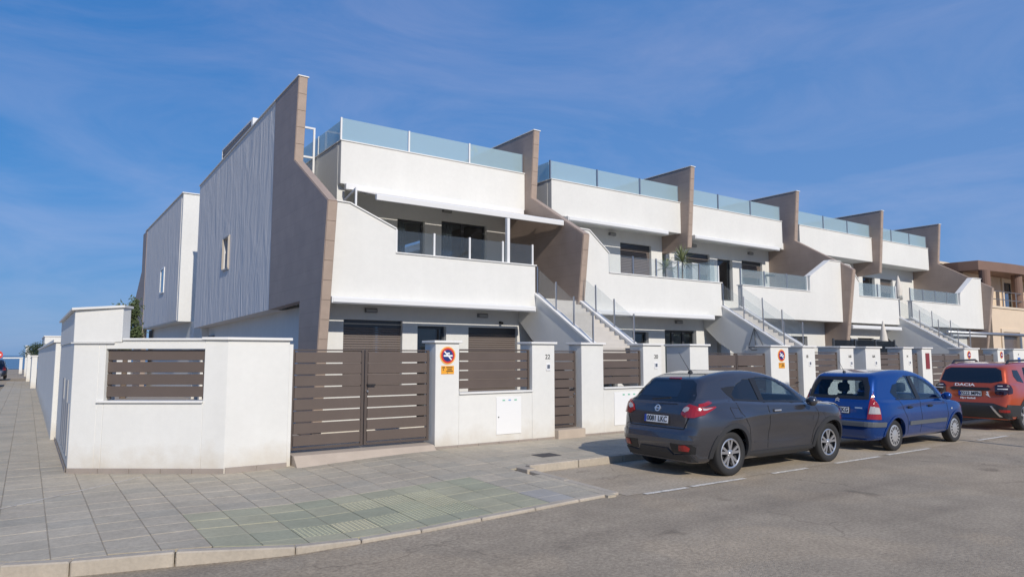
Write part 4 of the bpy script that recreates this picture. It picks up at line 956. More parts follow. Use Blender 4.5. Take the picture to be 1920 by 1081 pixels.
# ---- side street on the left, seen past the corner
def side_wall(label, x, y0, y1, z, cat='wall'):
    o = thing('side_street_wall', label, cat, (x, y0, 0), 'white walls of the side street'); MB().box(x, x + .25, y0, y1, -.1, z).build('wall', WHITE, o, .01); MB().box(x - .04, x + .29, y0 - .04, y1 + .04, z + .001, z + .06).build('coping', COPE, o); return o
side_wall('long plain white wall on the side street behind the corner', .5, 17.75, 44, 2.08)
side_wall('short lower white wall further down the side street', .25, 46, 56, 1.75)
side_wall('distant grey wall at the end of the side street pavement', .05, 58, 72, 1.9)
hb = thing('small_house', 'small white flat-roofed house showing above the side street wall', 'house', (2.2, 60, 0)); MB().box(1.0, 6, 60, 70, 0, 3.15).build('wall', WHITE, hb, .01); MB().box(.95, 6.05, 59.95, 70, 3.152, 3.22).build('coping', COPE, hb)
MB().box(0.7, 5.9, 54, 59.9, 2.15, 2.28).build('flat_roof', DSTEEL, hb); MB().box(.72, 5.9, 54.1, 59.8, 0, 2.148).build('annex', WHITE, hb)
gp = thing('gate_post', 'thin white post beside the pavement far down the side street', 'post', (-.05, 73, 0)); MB().box(-.1, .15, 73, 73.3, 0, 2.6).build('post', WHITE, gp); MB().box(-.13, .18, 72.97, 73.33, 2.601, 2.66).build('cap', COPE, gp)
fg = thing('gateway', 'white gateway beside the parked cars far down the side street', 'gateway', (-1, 84, 0)); MB().box(-.55, -.3, 84, 84.4, 0, 1.5).build('pillar', WHITE, fg); MB().box(-1.9, -.28, 83.95, 84.45, 1.501, 1.62).build('lintel', WHITE, fg)

LEAFM = mat('palm_leaf', (.085, .115, .045), .7, var=(2, .35)); DLEAF = mat('dark_leaf', (.04, .06, .03), .7, var=(2, .35)); BARK = mat('bark', (.16, .12, .09), .9, bump=(20, .6, .02))
def tree(name, label, x, y, h, rx, rz, n, leaf, m, seed, drop=0):
    t = thing(name, label, 'tree', (x, y, 0), 'trees along the side street'); rr = random.Random(seed)
    MB().tube((x, y, 0), (x + .05, y, h - rz), .12, 8, .07).build('trunk', BARK, t)
    l = MB()
    for k in range(6):
        a = k * 1.05; l.tube((x + .05, y, h - rz * 1.2), (x + rx * .6 * math.cos(a), y + rx * .6 * math.sin(a), h - rz * .3), .045, 5, .015)
    l.build('limbs', BARK, t); f = MB()
    cl = [(rr.gauss(0, .45) * rx, rr.gauss(0, .45) * rx, rr.uniform(-.8, .75) * rz) for _ in range(14)]
    for k in range(n):
        c = rr.choice(cl); p = Vector((x + c[0] + rr.gauss(0, .22) * rx, y + c[1] + rr.gauss(0, .22) * rx, h - rz * .9 + c[2] + rr.gauss(0, .2) * rz))
        d = Vector((rr.gauss(0, 1), rr.gauss(0, 1), rr.gauss(-drop, .6))).normalized(); s = d.orthogonal().normalized() * leaf * .22
        f.add([p - s, p + d * leaf * .5 - s * .3, p + d * leaf, p + d * leaf * .5 + s * 1.6], [(0, 1, 2, 3)])
    f.build('crown', m, t)
tree('pepper_tree', 'feathery olive tree between the tall wall and the rear house', 3.2, 31.5, 3.95, .42, 1.0, 3000, .15, LEAFM, 5, 1.2)
tree('pine_tree', 'dark tree above the short side street wall', .7, 52, 2.5, .55, .5, 700, .16, DLEAF, 6)
tree('pine_tree', 'farther dark tree down the side street', .5, 66, 2.6, .7, .6, 700, .18, DLEAF, 8)
ns = thing('no_entry_sign', 'red and white no-entry sign at the left picture edge', 'sign', (-1.3, 64, 0))
MB().tube((-1.75, 64, 0), (-1.75, 64, 2.0), .03, 8).build('pole', STEEL, ns); disc(MB(), -1.75, 1.85, .3, 63.95, 63.96).build('disc', RED, ns); MB().box(-1.95, -1.55, 63.938, 63.949, 1.79, 1.91).build('bar', PLAIN, ns)
# ------------------------------------------------------------------ cars: bodies from a smooth distance field
def catmull(pts, n=8, closed=True):
    P = np.array(pts, float); m = len(P); out = []
    for i in range(m if closed else m - 1):
        if closed: a, b, c, d = P[i - 1], P[i], P[(i + 1) % m], P[(i + 2) % m]
        else: a, b, c, d = P[max(i - 1, 0)], P[i], P[i + 1], P[min(i + 2, m - 1)]
        for t in np.linspace(0, 1, n, endpoint=False):
            out.append(0.5 * ((2 * b) + (c - a) * t + (2 * a - 5 * b + 4 * c - d) * t * t + (3 * b - a - 3 * c + d) * t ** 3))
    if not closed: out.append(P[-1])
    return np.array(out)
def poly_sdf(px, pz, poly):
    """signed distance to a polygon, vectorised (negative inside)"""
    P = np.asarray(poly, float); Q = np.roll(P, -1, 0); keep = ((Q - P) ** 2).sum(1) > 1e-12; P = P[keep]; Q = Q[keep]
    px = np.asarray(px, float); pz = np.asarray(pz, float)
    if px.size <= 3000:
        e = Q - P; L2 = (e ** 2).sum(1); x = px.ravel()[:, None]; z = pz.ravel()[:, None]; wx = x - P[:, 0]; wz = z - P[:, 1]
        t = np.minimum(np.maximum((wx * e[:, 0] + wz * e[:, 1]) / L2, 0), 1)
        d = np.sqrt(((wx - e[:, 0] * t) ** 2 + (wz - e[:, 1] * t) ** 2).min(1))
        c = (P[:, 1] > z) != (Q[:, 1] > z); dz = np.where(np.abs(e[:, 1]) < 1e-12, 1e-12, e[:, 1])
        ins = (c & (x < P[:, 0] + wz / dz * e[:, 0])).sum(1) % 2 == 1
        return np.where(ins, -d, d).reshape(px.shape)
    d = np.full(px.shape, 1e9); ins = np.zeros(px.shape, bool)
    for a, b in zip(P, Q):
        e = b - a; wx, wz = px - a[0], pz - a[1]; t = np.minimum(np.maximum((wx * e[0] + wz * e[1]) / (e @ e), 0), 1)
        np.minimum(d, (wx - e[0] * t) ** 2 + (wz - e[1] * t) ** 2, out=d)
        if a[1] != b[1]: ins ^= ((a[1] > pz) != (b[1] > pz)) & (px < a[0] + wz / e[1] * e[0])
    return np.where(ins, -1, 1) * np.sqrt(d)
def smax(a, b, k):
    h = np.maximum(k - np.abs(a - b), 0) / k; return np.maximum(a, b) + h * h * k * 0.25
def sstep(a, b, x): t = np.clip((x - a) / (b - a), 0, 1); return t * t * (3 - 2 * t)
def surface_nets(F, org, h):
    """dual mesh of the zero level of a sampled field"""
    S = F < 0; nx, ny, nz = F.shape
    c = np.zeros((nx - 1, ny - 1, nz - 1, 3)); cnt = np.zeros((nx - 1, ny - 1, nz - 1))
    def edge(ax, o):
        sl0 = [slice(o[k], F.shape[k] - 1 + o[k]) for k in range(3)]; sl1 = list(sl0)
        sl0[ax] = slice(0, F.shape[ax] - 1); sl1[ax] = slice(1, F.shape[ax])
        f0 = F[tuple(sl0)]; f1 = F[tuple(sl1)]; x = (f0 < 0) != (f1 < 0)
        t = np.where(x, f0 / np.where(x, f0 - f1, 1), 0); p = np.array(o, float)
        for k in range(3):
            c[..., k] += np.where(x, (t if k == ax else p[k]), 0)
        cnt[...] += x
    for ax in range(3):
        oth = [k for k in range(3) if k != ax]
        for u in (0, 1):
            for v in (0, 1):
                o = [0, 0, 0]; o[oth[0]] = u; o[oth[1]] = v; edge(ax, o)
    act = cnt > 0; idx = np.full(cnt.shape, -1); idx[act] = np.arange(act.sum())
    ii = np.argwhere(act); V = org + h * (ii + c[act] / cnt[act][:, None]); faces = []
    for ax in range(3):
        oth = [k for k in range(3) if k != ax]
        sl0 = [slice(1, F.shape[k] - 1) for k in range(3)]; sl1 = list(sl0); sl0[ax] = slice(0, F.shape[ax] - 1); sl1[ax] = slice(1, F.shape[ax])
        a, b = S[tuple(sl0)], S[tuple(sl1)]; x = a != b; e = np.argwhere(x); fl = a[x]
        base = e.copy(); base[:, oth[0]] += 1; base[:, oth[1]] += 1
        def cell(du, dv):
            q = base.copy(); q[:, oth[0]] += du; q[:, oth[1]] += dv; return idx[q[:, 0], q[:, 1], q[:, 2]]
        q = np.stack([cell(-1, -1), cell(0, -1), cell(0, 0), cell(-1, 0)], 1)
        flip = fl if ax != 1 else ~fl
        q[~flip] = q[~flip][:, ::-1]; faces.append(q)
    Q = np.concatenate(faces); Q = Q[(Q >= 0).all(1)]
    return V, Q
def quad_mesh(name, V, Q, m):
    me = bpy.data.meshes.new(name); me.vertices.add(len(V)); me.vertices.foreach_set('co', V.astype(np.float32).ravel())
    me.loops.add(len(Q) * 4); me.loops.foreach_set('vertex_index', Q.astype(np.int32).ravel())
    me.polygons.add(len(Q)); me.polygons.foreach_set('loop_start', np.arange(0, len(Q) * 4, 4, dtype=np.int32))
    me.polygons.foreach_set('use_smooth', np.ones(len(Q), bool)); me.update(calc_edges=True); me.validate(); me.materials.append(m); return me

class Car:
    """x forward from the rear bumper, y to the left, z up"""
    def __init__(s, name, label, spec, paint, rear_axle, yaw, group='cars parked along the kerb', res=0.024, zoff=0.0):
        s.sp = spec; s.paint = paint
        s.side = catmull(spec['side'], 5); s.grid(); s.root = thing(name, label, 'car', (0, 0, 0), group); s.res = res
        s.place = (rear_axle, yaw, zoff); s.wx = spec['axles']; s.R = spec['R']; s.arch = spec['arch']
    xmax = .62
    def grid(s):
        h = .012; X = np.arange(-.4, s.sp['L'] + .4, h); Z = np.arange(0, 1.95, h); a, b = np.meshgrid(X, Z, indexing='ij'); s.G = poly_sdf(a, b, s.side); s.gh = h
    def dside(s, x, z):
        u = np.clip((np.asarray(x) + .4) / s.gh, 0, s.G.shape[0] - 1.001); v = np.clip(np.asarray(z) / s.gh, 0, s.G.shape[1] - 1.001)
        i = u.astype(int); j = v.astype(int); a = u - i; b = v - j; G = s.G
        return (G[i, j] * (1 - a) + G[i + 1, j] * a) * (1 - b) + (G[i, j + 1] * (1 - a) + G[i + 1, j + 1] * a) * b
    def halfw(s, x, z):
        p = s.sp; W = p['W']; L = p['L']
        tr = np.clip((p['rr'] - x) / p['rr'], 0, 1); tf = np.clip((x - (L - p['rf'])) / p['rf'], 0, 1)
        plan = W - p['tr'] * tr ** 2.3 - p['tf'] * tf ** 2.3
        zm = p.get('zm', 0.68); low = plan - 0.13 * np.clip((zm - z) / zm, 0, 1) ** 1.7 - 0.22 * np.clip(z - zm, 0, 1) ** 1.6
        for ax, amt in zip(s.wx, p['flare']):
            low = low + amt * np.exp(-((x - ax) / 0.42) ** 2) * sstep(0.2, 0.5, z) * (1 - sstep(0.84, 1.06, z))
        low = low - p.get('scoop', 0.025) * np.exp(-((x - (s.wx[0] + s.wx[1]) / 2) / 0.75) ** 2) * np.exp(-((z - 0.55) / 0.16) ** 2)
        zr_ = p.get('ridge', .86); low = low + .016 * np.exp(-((z - zr_ - .03 * np.sin((x - 1) * 1.2)) / .04) ** 2) * sstep(.5, 1.1, x) * (1 - sstep(L - 1.3, L - .6, x))
        zb = np.interp(x, *zip(*p['belt']))
        gt = np.clip((p['gr'] - x) / p['gr'], 0, 1); gf = np.clip((x - p['gfx']) / 0.8, 0, 1)
        up = W - p['shoulder'] - p['tumble'] * np.clip(z - zb, 0, 1) - p['gtr'] * gt ** 1.4 - 0.10 * gf ** 1.5
        t = sstep(-0.03, 0.05, z - zb); return low * (1 - t) + np.minimum(up, low) * t
    def f(s, x, y, z, ds=None):
        if ds is None: ds = s.dside(x, z)
        return smax(ds, (np.abs(y) - s.halfw(x, z)) * 0.93, s.sp.get('k', 0.11))
    def build_body(s):
        p = s.sp; h = s.res; L = p['L']; org = np.array([-0.12, -(p['W'] + 0.1), 0.1])
        nx, ny, nz = int((L + 0.24) / h) + 2, int((2 * p['W'] + 0.2) / h) + 2, int((p['H'] - 0.1 + 0.08) / h) + 2
        X = org[0] + h * np.arange(nx); Y = org[1] + h * np.arange(ny); Z = org[2] + h * np.arange(nz)
        XX, ZZ = np.meshgrid(X, Z, indexing='ij'); ds = s.dside(XX, ZZ); hw = s.halfw(XX, ZZ)
        F = smax(ds[:, None, :], (np.abs(Y)[None, :, None] - hw[:, None, :]) * 0.93, p.get('k', 0.11))
        ay = np.abs(Y)[None, :, None]
        # cabin hollow, then window openings
        zb = np.interp(X, *zip(*p['belt'])); 
        cab = np.maximum(F + 0.055, np.maximum((0.5 - ZZ)[:, None, :], np.maximum(p['cab'][0] - XX, XX - p['cab'][1])[:, None, :]))
        F = np.maximum(F, -cab)
        for poly in p['windows']:
            pr = poly_sdf(XX, ZZ, poly)[:, None, :]; F = np.maximum(F, -np.maximum(pr, 0.35 - ay))
        YY, ZY = np.meshgrid(Y, Z, indexing='ij')
        if p.get('rear_hole'):
            pr = poly_sdf(YY, ZY, p['rear_hole'])[None]; F = np.maximum(F, -np.maximum(pr, XX[:, None, :] - 0.9))
        if p.get('screen_hole'):
            pr = poly_sdf(YY, ZY, p['screen_hole'])[None]; F = np.maximum(F, -np.maximum(pr, (L * 0.52) - XX[:, None, :]))
        for ax in s.wx:
            r = np.hypot(XX - ax, ZZ - s.R)[:, None, :] - s.arch
            F = np.maximum(F, -np.maximum(r, (p['W'] - 0.34) - ay))
        F = np.maximum(F, -(ZZ - p['zbot'])[:, None, :])
        V, Q = surface_nets(F, org, h)
        return link('body', quad_mesh('body', V, Q, s.paint), s.root)
    # ---- pieces that hug the skin
    def on_side(s, x, z, sgn=-1):
        x = np.atleast_1d(np.asarray(x, float)); z = np.atleast_1d(np.asarray(z, float)); mid = s.sp['L'] / 2
        for _ in range(30):           # keep clear of the rounded ends
            x = np.where(s.dside(x, z) > -.045, x + np.where(x < mid, .012, -.012), x)
        lo = np.full(x.shape, 0.05); hi = np.full(x.shape, 1.3); ds = s.dside(x, z)
        for _ in range(26):
            m = (lo + hi) / 2; o = s.f(x, m, z, ds) > 0; hi = np.where(o, m, hi); lo = np.where(o, lo, m)
        return np.stack([x, sgn * lo, z], 1)
    def on_end(s, y, z, front=False):
        y = np.atleast_1d(np.asarray(y, float)); z = np.atleast_1d(np.asarray(z, float)); L = s.sp['L']; a, b = (L + 0.2, L * 0.5) if front else (-0.2, s.xmax)
        lo = np.full(y.shape, float(a)); hi = np.full(y.shape, float(b))
        # march to the first hit, then bisect
        for _ in range(14):           # pull points that miss the body inwards
            hitany = np.zeros(y.shape, bool)
            for k in range(0, 41): hitany |= s.f(np.full(y.shape, a + (b - a) * k / 40), y, z) < -.01
            if hitany.all(): break
            y = np.where(hitany, y, y * .975)
        prev = lo.copy(); done = np.zeros(y.shape, bool); hit = hi.copy()
        for k in range(1, 61):
            x = a + (b - a) * k / 60; i = (s.f(np.full(y.shape, x), y, z) < 0) & ~done; hit = np.where(i, x, hit); prev = np.where(i, a + (b - a) * (k - 1) / 60, prev); done |= i
        lo, hi = prev, hit
        for _ in range(18):
            m = (lo + hi) / 2; i = s.f(m, y, z) < 0; hi = np.where(i, m, hi); lo = np.where(i, lo, m)
        return np.stack([hi, y, z], 1)
    def normals(s, P):
        e = 0.004; g = []
        for k in range(3):
            d = np.zeros(3); d[k] = e; a = P + d; b = P - d; g.append(s.f(a[:, 0], a[:, 1], a[:, 2]) - s.f(b[:, 0], b[:, 1], b[:, 2]))
        N = np.stack(g, 1); return N / np.maximum(np.linalg.norm(N, axis=1)[:, None], 1e-6)
    def skin(s, name, poly, m, where='right', out=0.004, thick=0.012, step=0.06, parent=None, hole=None, smooth=True, spline=False):
        poly = [tuple(p) for p in (catmull(poly, 5) if spline else poly)]
        def dense(pl):
            r = []
            for a, b in zip(pl, pl[1:] + pl[:1]):
                n = max(1, int(math.ceil(math.hypot(b[0] - a[0], b[1] - a[1]) / step)))
                r += [(a[0] + (b[0] - a[0]) * i / n, a[1] + (b[1] - a[1]) * i / n) for i in range(n)]
            return r
        loops = [dense(poly)] + ([dense([tuple(q) for q in hole])] if hole is not None else [])
        v = [Vector(q) for lp in loops for q in lp]; ed = []; k = 0
        for lp in loops: ed += [(k + i, k + (i + 1) % len(lp)) for i in range(len(lp))]; k += len(lp)
        A = np.array(poly); gx, gz = np.meshgrid(np.arange(A[:, 0].min(), A[:, 0].max(), step), np.arange(A[:, 1].min(), A[:, 1].max(), step))
        gx, gz = gx.ravel(), gz.ravel(); keep = poly_sdf(gx, gz, loops[0]) < -step * 0.4
        if hole is not None: keep &= poly_sdf(gx, gz, loops[1]) > step * 0.4
        v += [Vector((a, b)) for a, b in zip(gx[keep], gz[keep])]
        vo, eo, fo, *_ = delaunay_2d_cdt(v, ed, [], 0 if hole is None and False else 0, 1e-5)
        U = np.array([tuple(q) for q in vo]); C_ = np.array([U[list(t)].mean(0) for t in fo])
        ok = poly_sdf(C_[:, 0], C_[:, 1], loops[0]) < 0
        if hole is not None: ok &= poly_sdf(C_[:, 0], C_[:, 1], loops[1]) > 0
        T = [tuple(t) for t, k_ in zip(fo, ok) if k_]
        if where in ('right', 'left'): P = s.on_side(U[:, 0], U[:, 1], -1 if where == 'right' else 1)
        else: P = s.on_end(U[:, 0], U[:, 1], where == 'front')
        N = s.normals(P); top = P + N * out; bot = P - N * thick; n = len(U); mb = MB()
        cnt = {}
        for t in T:
            for i in range(len(t)): e = (t[i], t[(i + 1) % len(t)]); cnt[tuple(sorted(e))] = cnt.get(tuple(sorted(e)), 0) + 1
        fs = [tuple(t) for t in T] + [tuple(q + n for q in t[::-1]) for t in T] + [(a, b, b + n, a + n) for (a, b), c in cnt.items() if c == 1]
        mb.add([tuple(q) for q in top] + [tuple(q) for q in bot], fs)
        o = mb.build(name, m, parent or s.root); return o
    def both(s, name, poly, m, **k):
        return s.skin(name, poly, m, 'right', **k), s.skin(name, poly, m, 'left', **k)
    def band(s, name, pts, w, m, where='right', **k):
        """thin ribbon along a polyline"""
        P = [Vector(p) for p in pts]; L_, R_ = [], []
        for i, p in enumerate(P):
            d = ((P[min(i + 1, len(P) - 1)] - P[max(i - 1, 0)])).normalized(); n = Vector((-d.y, d.x)) * w / 2; L_.append(tuple(p + n)); R_.append(tuple(p - n))
        return s.skin(name, L_ + R_[::-1], m, where, **k)
    def arch_poly(s, ax, r0, r1, a0, a1, n=18):
        t = np.linspace(R(a0), R(a1), n); return [(ax + r1 * math.cos(q), s.R + r1 * math.sin(q)) for q in t] + [(ax + r0 * math.cos(q), s.R + r0 * math.sin(q)) for q in t[::-1]]
    def wheel(s, ax, sgn, tw, rr, style):
        yc = sgn * (s.sp['W'] - 0.035 - tw / 2 + s.sp.get('wo', 0)); Rr = s.R
        w = bpy.data.objects.new('wheel', None); COL.objects.link(w); w.parent = s.root; w.location = (ax, yc, Rr); w.empty_display_size = .1
        hw = tw / 2; o_ = 1 if sgn > 0 else -1
        prof = [(rr, -hw * .8), (rr + .012, -hw * .95), (Rr - .055, -hw), (Rr - .018, -hw * .93), (Rr - .003, -hw * .72), (Rr, -hw * .3), (Rr, hw * .3), (Rr - .003, hw * .72), (Rr - .018, hw * .93), (Rr - .055, hw), (rr + .012, hw * .95), (rr, hw * .8)]
        def sub(n, mb, m, sm=False, bev=0):
            o = bpy.data.objects.new(n, mb.mesh(n, m, bev, sm)); COL.objects.link(o); o.parent = w; return o
        sub('tyre', MB().lathe(prof, 48), mat('tyre_rubber', (.022, .022, .023), .75, bump=(80, .3, .003), coords='obj'), True)
        F = o_ * hw                         # outer face
        dark = mat('wheel_shadow', (.03, .03, .032), .6); alloy = mat('alloy_silver', (.62, .62, .63), .28, metal=.85)
        sub('barrel', MB().lathe([(rr, F * .8), (rr * .97, F * .78), (rr * .94, F * .1), (.05, F * .05), (.05, -F * .3), (rr * .95, -F * .3), (rr, -F * .8)], 40), dark, True)
        fc = F * .82; m_ = MB()
        if style == 'cap':
            m_ = MB().lathe([(rr + .008, fc), (rr * .93, fc * 1.10), (rr * .80, fc * 1.14)], 48)
            sub('rim', MB().lathe([(rr + .008, fc), (rr * .93, fc * 1.10), (rr * .84, fc * 1.14), (rr * .5, fc * 1.10), (rr * .28, fc * 1.22), (.001, fc * 1.26)], 48), mat('hubcap_silver', (.55, .55, .55), .35, metal=.6), True)
            q = MB()
            for k in range(14):
                a = 2 * math.pi * (k + .5) / 14; u = Vector((math.cos(a), 0, math.sin(a))); t_ = Vector((-math.sin(a), 0, math.cos(a)))
                c0, c1 = u * rr * .58, u * rr * .86
                yy = Vector((0, fc * 1.16, 0)); q.prism([c0 - t_ * .012 + yy, c1 - t_ * .022 + yy, c1 + t_ * .022 + yy, c0 + t_ * .012 + yy], [p + Vector((0, -F * .06, 0)) for p in (c0 - t_ * .012 + yy, c1 - t_ * .022 + yy, c1 + t_ * .022 + yy, c0 + t_ * .012 + yy)])
            sub('vent_slots', q, dark)
        else:
            q = MB().lathe([(rr + .006, fc), (rr * .95, fc * 1.08), (rr * .88, fc * 1.0), (rr * .90, fc * .8)], 48)
            hub = .062; q.lathe([(.001, fc * .98), (hub * .6, fc * .97), (hub, fc * .9), (hub, fc * .5)], 24)
            n = 5
            for k in range(n):
                a0 = 2 * math.pi * k / n + .3
                for da in (-.17, .17) if style == 'twin' else (-.11, .11):
                    a1 = a0 + da * 1.25; a = a0 + da * .7
                    u0 = Vector((math.cos(a), 0, math.sin(a))) * hub * .8; u1 = Vector((math.cos(a1), 0, math.sin(a1))) * rr * .9; d = (u1 - u0).normalized(); t_ = Vector((-d.z, 0, d.x))
                    w0, w1 = .017, .02
                    top = [u0 - t_ * w0 + Vector((0, fc * .93, 0)), u1 - t_ * w1 + Vector((0, fc * .99, 0)), u1 + t_ * w1 + Vector((0, fc * .99, 0)), u0 + t_ * w0 + Vector((0, fc * .93, 0))]
                    q.prism(top, [p + Vector((0, -fc * .28, 0)) for p in top])
            sub('rim', q, alloy, False)
            b = MB(); b.lathe([(.001, fc * 1.02), (.026, fc * 1.0), (.028, fc * .95)], 16); sub('hub_cap', b, alloy, True)
        return w
    def plate(s, txt, zc, w=0.50, h=0.11, frame=True, y0=0.0, back=PLAIN):
        P = s.on_end([y0], [zc])[0]; zt = s.on_end([y0], [zc + .05])[0]; tilt = math.atan2(zt[0] - P[0], .05)
        M = Matrix.Translation((P[0] - .012, y0, zc)) @ Matrix.Rotation(tilt, 4, 'Y')
        def bx(n, a, b, c, m, x0, x1, par, yo=0):
            me = MB().box(x0, x1, -a + yo, a + yo, -b, b).mesh(n, m, .002); me.transform(M); return link(n, me, par)
        fr = bx('number_plate', w / 2 + .012, h / 2 + .012, 0, BLACK, -.002, .02, s.root); bx('plate_face', w / 2, h / 2, 0, back, -.006, -.0025, fr)
        bx('country_band', .022, h / 2, 0, mat('plate_blue', (.02, .06, .35), .5), -.0075, -.0065, fr, w / 2 - .022)
        rot = Matrix.Rotation(tilt, 4, 'Y') @ Matrix.Rotation(R(-90), 4, 'Z') @ Matrix.Rotation(R(90), 4, 'X')
        c = M @ Vector((-.008, -.018, 0)); pn = text('plate_number', txt, h * 1.02, c, rot, INK, fr, .001, sx=.92, bold=.002); pn['kind'] = 'stuff'
    def words(s, name, txt, size, yc, zc, m, out=.006, sx=1.0, bold=0.0):
        P = s.on_end([yc], [zc])[0]; N = s.normals(np.array([P]))[0]; tilt = math.atan2(N[2], -N[0])
        rot = Matrix.Rotation(tilt, 4, 'Y') @ Matrix.Rotation(R(-90), 4, 'Z') @ Matrix.Rotation(R(90), 4, 'X')
        return text(name, txt, size, Vector(P) + Vector(N) * out, rot, m, s.root, .002, sx=sx, bold=bold)
    def mirror(s, x, z, sgn, m):
        P = s.on_side([x], [z], sgn)[0]; y = P[1]
        V = []; prof = [(0, .0), (.03, .085), (.09, .115), (.17, .11), (.22, .07), (.24, 0)]
        mb = MB(); n = 12
        for r_, (dy, rad) in enumerate([(.02, .03), (.06, .075), (.12, .095), (.18, .085), (.215, .05)]):
            for k in range(n):
                a = 2 * math.pi * k / n; V.append((x + .03 + (rad * 1.0) * math.cos(a) * .85 + dy * -.12, y + sgn * dy, z + .05 + rad * .85 * math.sin(a)))
        fs = [(r_ * n + k, r_ * n + (k + 1) % n, (r_ + 1) * n + (k + 1) % n, (r_ + 1) * n + k) for r_ in range(4) for k in range(n)] + [tuple(range(n)), tuple(range(4 * n, 5 * n))]
        o = mb.add(V, fs).build('door_mirror', m, s.root, 0, True); return o
    def handle(s, x, z, m, where='right', w=.17):
        s.skin('handle_recess', [(x - w * .55, z - .025), (x + w * .55, z - .025), (x + w * .55, z + .025), (x - w * .55, z + .025)], BLACK, where, out=.002)
        sg = -1 if where == 'right' else 1; P = s.on_side([x], [z], sg)[0]
        MB().box(x - w / 2, x + w / 2, P[1] + sg * .012, P[1] + sg * .035, z - .012, z + .015).build('door_handle', m, s.root, .006)
    def seats(s, xs_, m, zb=.42, rear=True):
        for x in xs_:
            for y in (-.36, .36):
                q = MB(); q.px([(y - .23, .32), (y + .23, .32), (y + .23, zb + .12), (y - .23, zb + .12)], x, x + .48); o = q.build('seat', m, s.root, .04, True, 3)
                b = MB(); b.prism([(x - .02, y - .23, zb), (x + .12, y - .23, zb), (x + .12, y + .23, zb), (x - .02, y + .23, zb)], [(x - .2, y - .19, 1.02), (x - .1, y - .19, 1.02), (x - .1, y + .19, 1.02), (x - .2, y + .19, 1.02)]); b.build('seat_back', m, o, .03, True, 3)
                c = MB(); c.box(x - .24, x - .15, y - .12, y + .12, 1.06, 1.25).build('head_rest', m, o, .03, True, 3)
    def finish(s):
        (ax, ay), yaw, zo = s.place; x0 = s.wx[0]
        s.root.rotation_euler = (0, 0, yaw); c, sn = math.cos(yaw), math.sin(yaw)
        s.root.location = (ax - c * x0, ay - sn * x0, zo)
def paint(name, col, metal=.55, rough=.32):
    m = mat(name, col, rough, metal=metal, coat=1.0, spec=.5); m.node_tree.nodes['Principled BSDF'].inputs['Coat Roughness'].default_value = .035; return m
CG = glass_mat('car_glass', (.74, .80, .82), 1.2); CGD = mat('privacy_glass', (.008, .010, .014), .04, spec=.9); TRIM = mat('black_trim', (.018, .018, .019), .35); SEAM = mat('panel_gap', (.006, .006, .006), .8)
CLAD = mat('dark_cladding', (.032, .033, .036), .5); REDL = mat('tail_red', (.30, .010, .010), .12, coat=1); CLEARL = mat('tail_clear', (.45, .43, .42), .12, coat=1); CHROME = mat('chrome', (.78, .78, .78), .3, metal=.8); SEAT = mat('seat_cloth', (.04, .04, .045), .9)
CUSH = mat('grey_plastic', (.10, .11, .12), .5)

# ---------------- dark grey crossover
P1 = paint('metallic_grey_paint', (.088, .090, .104), .7, .24)
spec = dict(L=4.13, W=.845, H=1.58, R=.334, arch=.395, axles=(.79, 3.32), rr=.55, rf=.8, tr=.17, tf=.26, flare=(.085, .075), wo=.025, belt=[(0, 1.09), (.8, 1.10), (1.6, 1.04), (3.0, .99), (4.2, .97)],
            shoulder=.10, tumble=.40, gr=1.25, gtr=.10, gfx=2.5, k=.12, zbot=.2, cab=(.75, 3.0), zm=.70, scoop=.04,
            side=[(.30, .20), (.12, .27), (.02, .40), (.0, .56), (.035, .665), (.075, .72), (.085, .84), (.11, .98), (.17, 1.09), (.33, 1.265), (.47, 1.40), (.54, 1.45), (.80, 1.515), (1.25, 1.56), (1.75, 1.55), (2.2, 1.475), (2.6, 1.325), (3.0, 1.11), (3.15, 1.06), (3.5, 1.02), (3.82, .93), (4.03, .78), (4.12, .58), (4.11, .38), (4.0, .22), (3.6, .20), (2.0, .20)],
            windows=[[(1.03, 1.135), (1.62, 1.10), (1.56, 1.40), (1.38, 1.405), (1.15, 1.31), (1.0, 1.19)], [(1.73, 1.09), (2.72, 1.055), (2.50, 1.24), (2.22, 1.38), (1.98, 1.435), (1.68, 1.425)]],
            screen_hole=[(-.62, 1.13), (.62, 1.13), (.52, 1.43), (-.52, 1.43)])
c = Car('parked_car', 'dark grey crossover with red boomerang tail lights, nearest parked car', spec, P1, (8.78, 7.60), R(-1.5))
c.build_body()
win_out = [[(.86, 1.15), (.98, 1.11), (2.84, 1.035), (2.80, 1.10), (2.52, 1.285), (2.22, 1.415), (1.96, 1.47), (1.60, 1.465), (1.30, 1.42), (1.0, 1.28)]]
c.both('window_surround', win_out[0], TRIM, out=.003, thick=.006, hole=None) if False else None
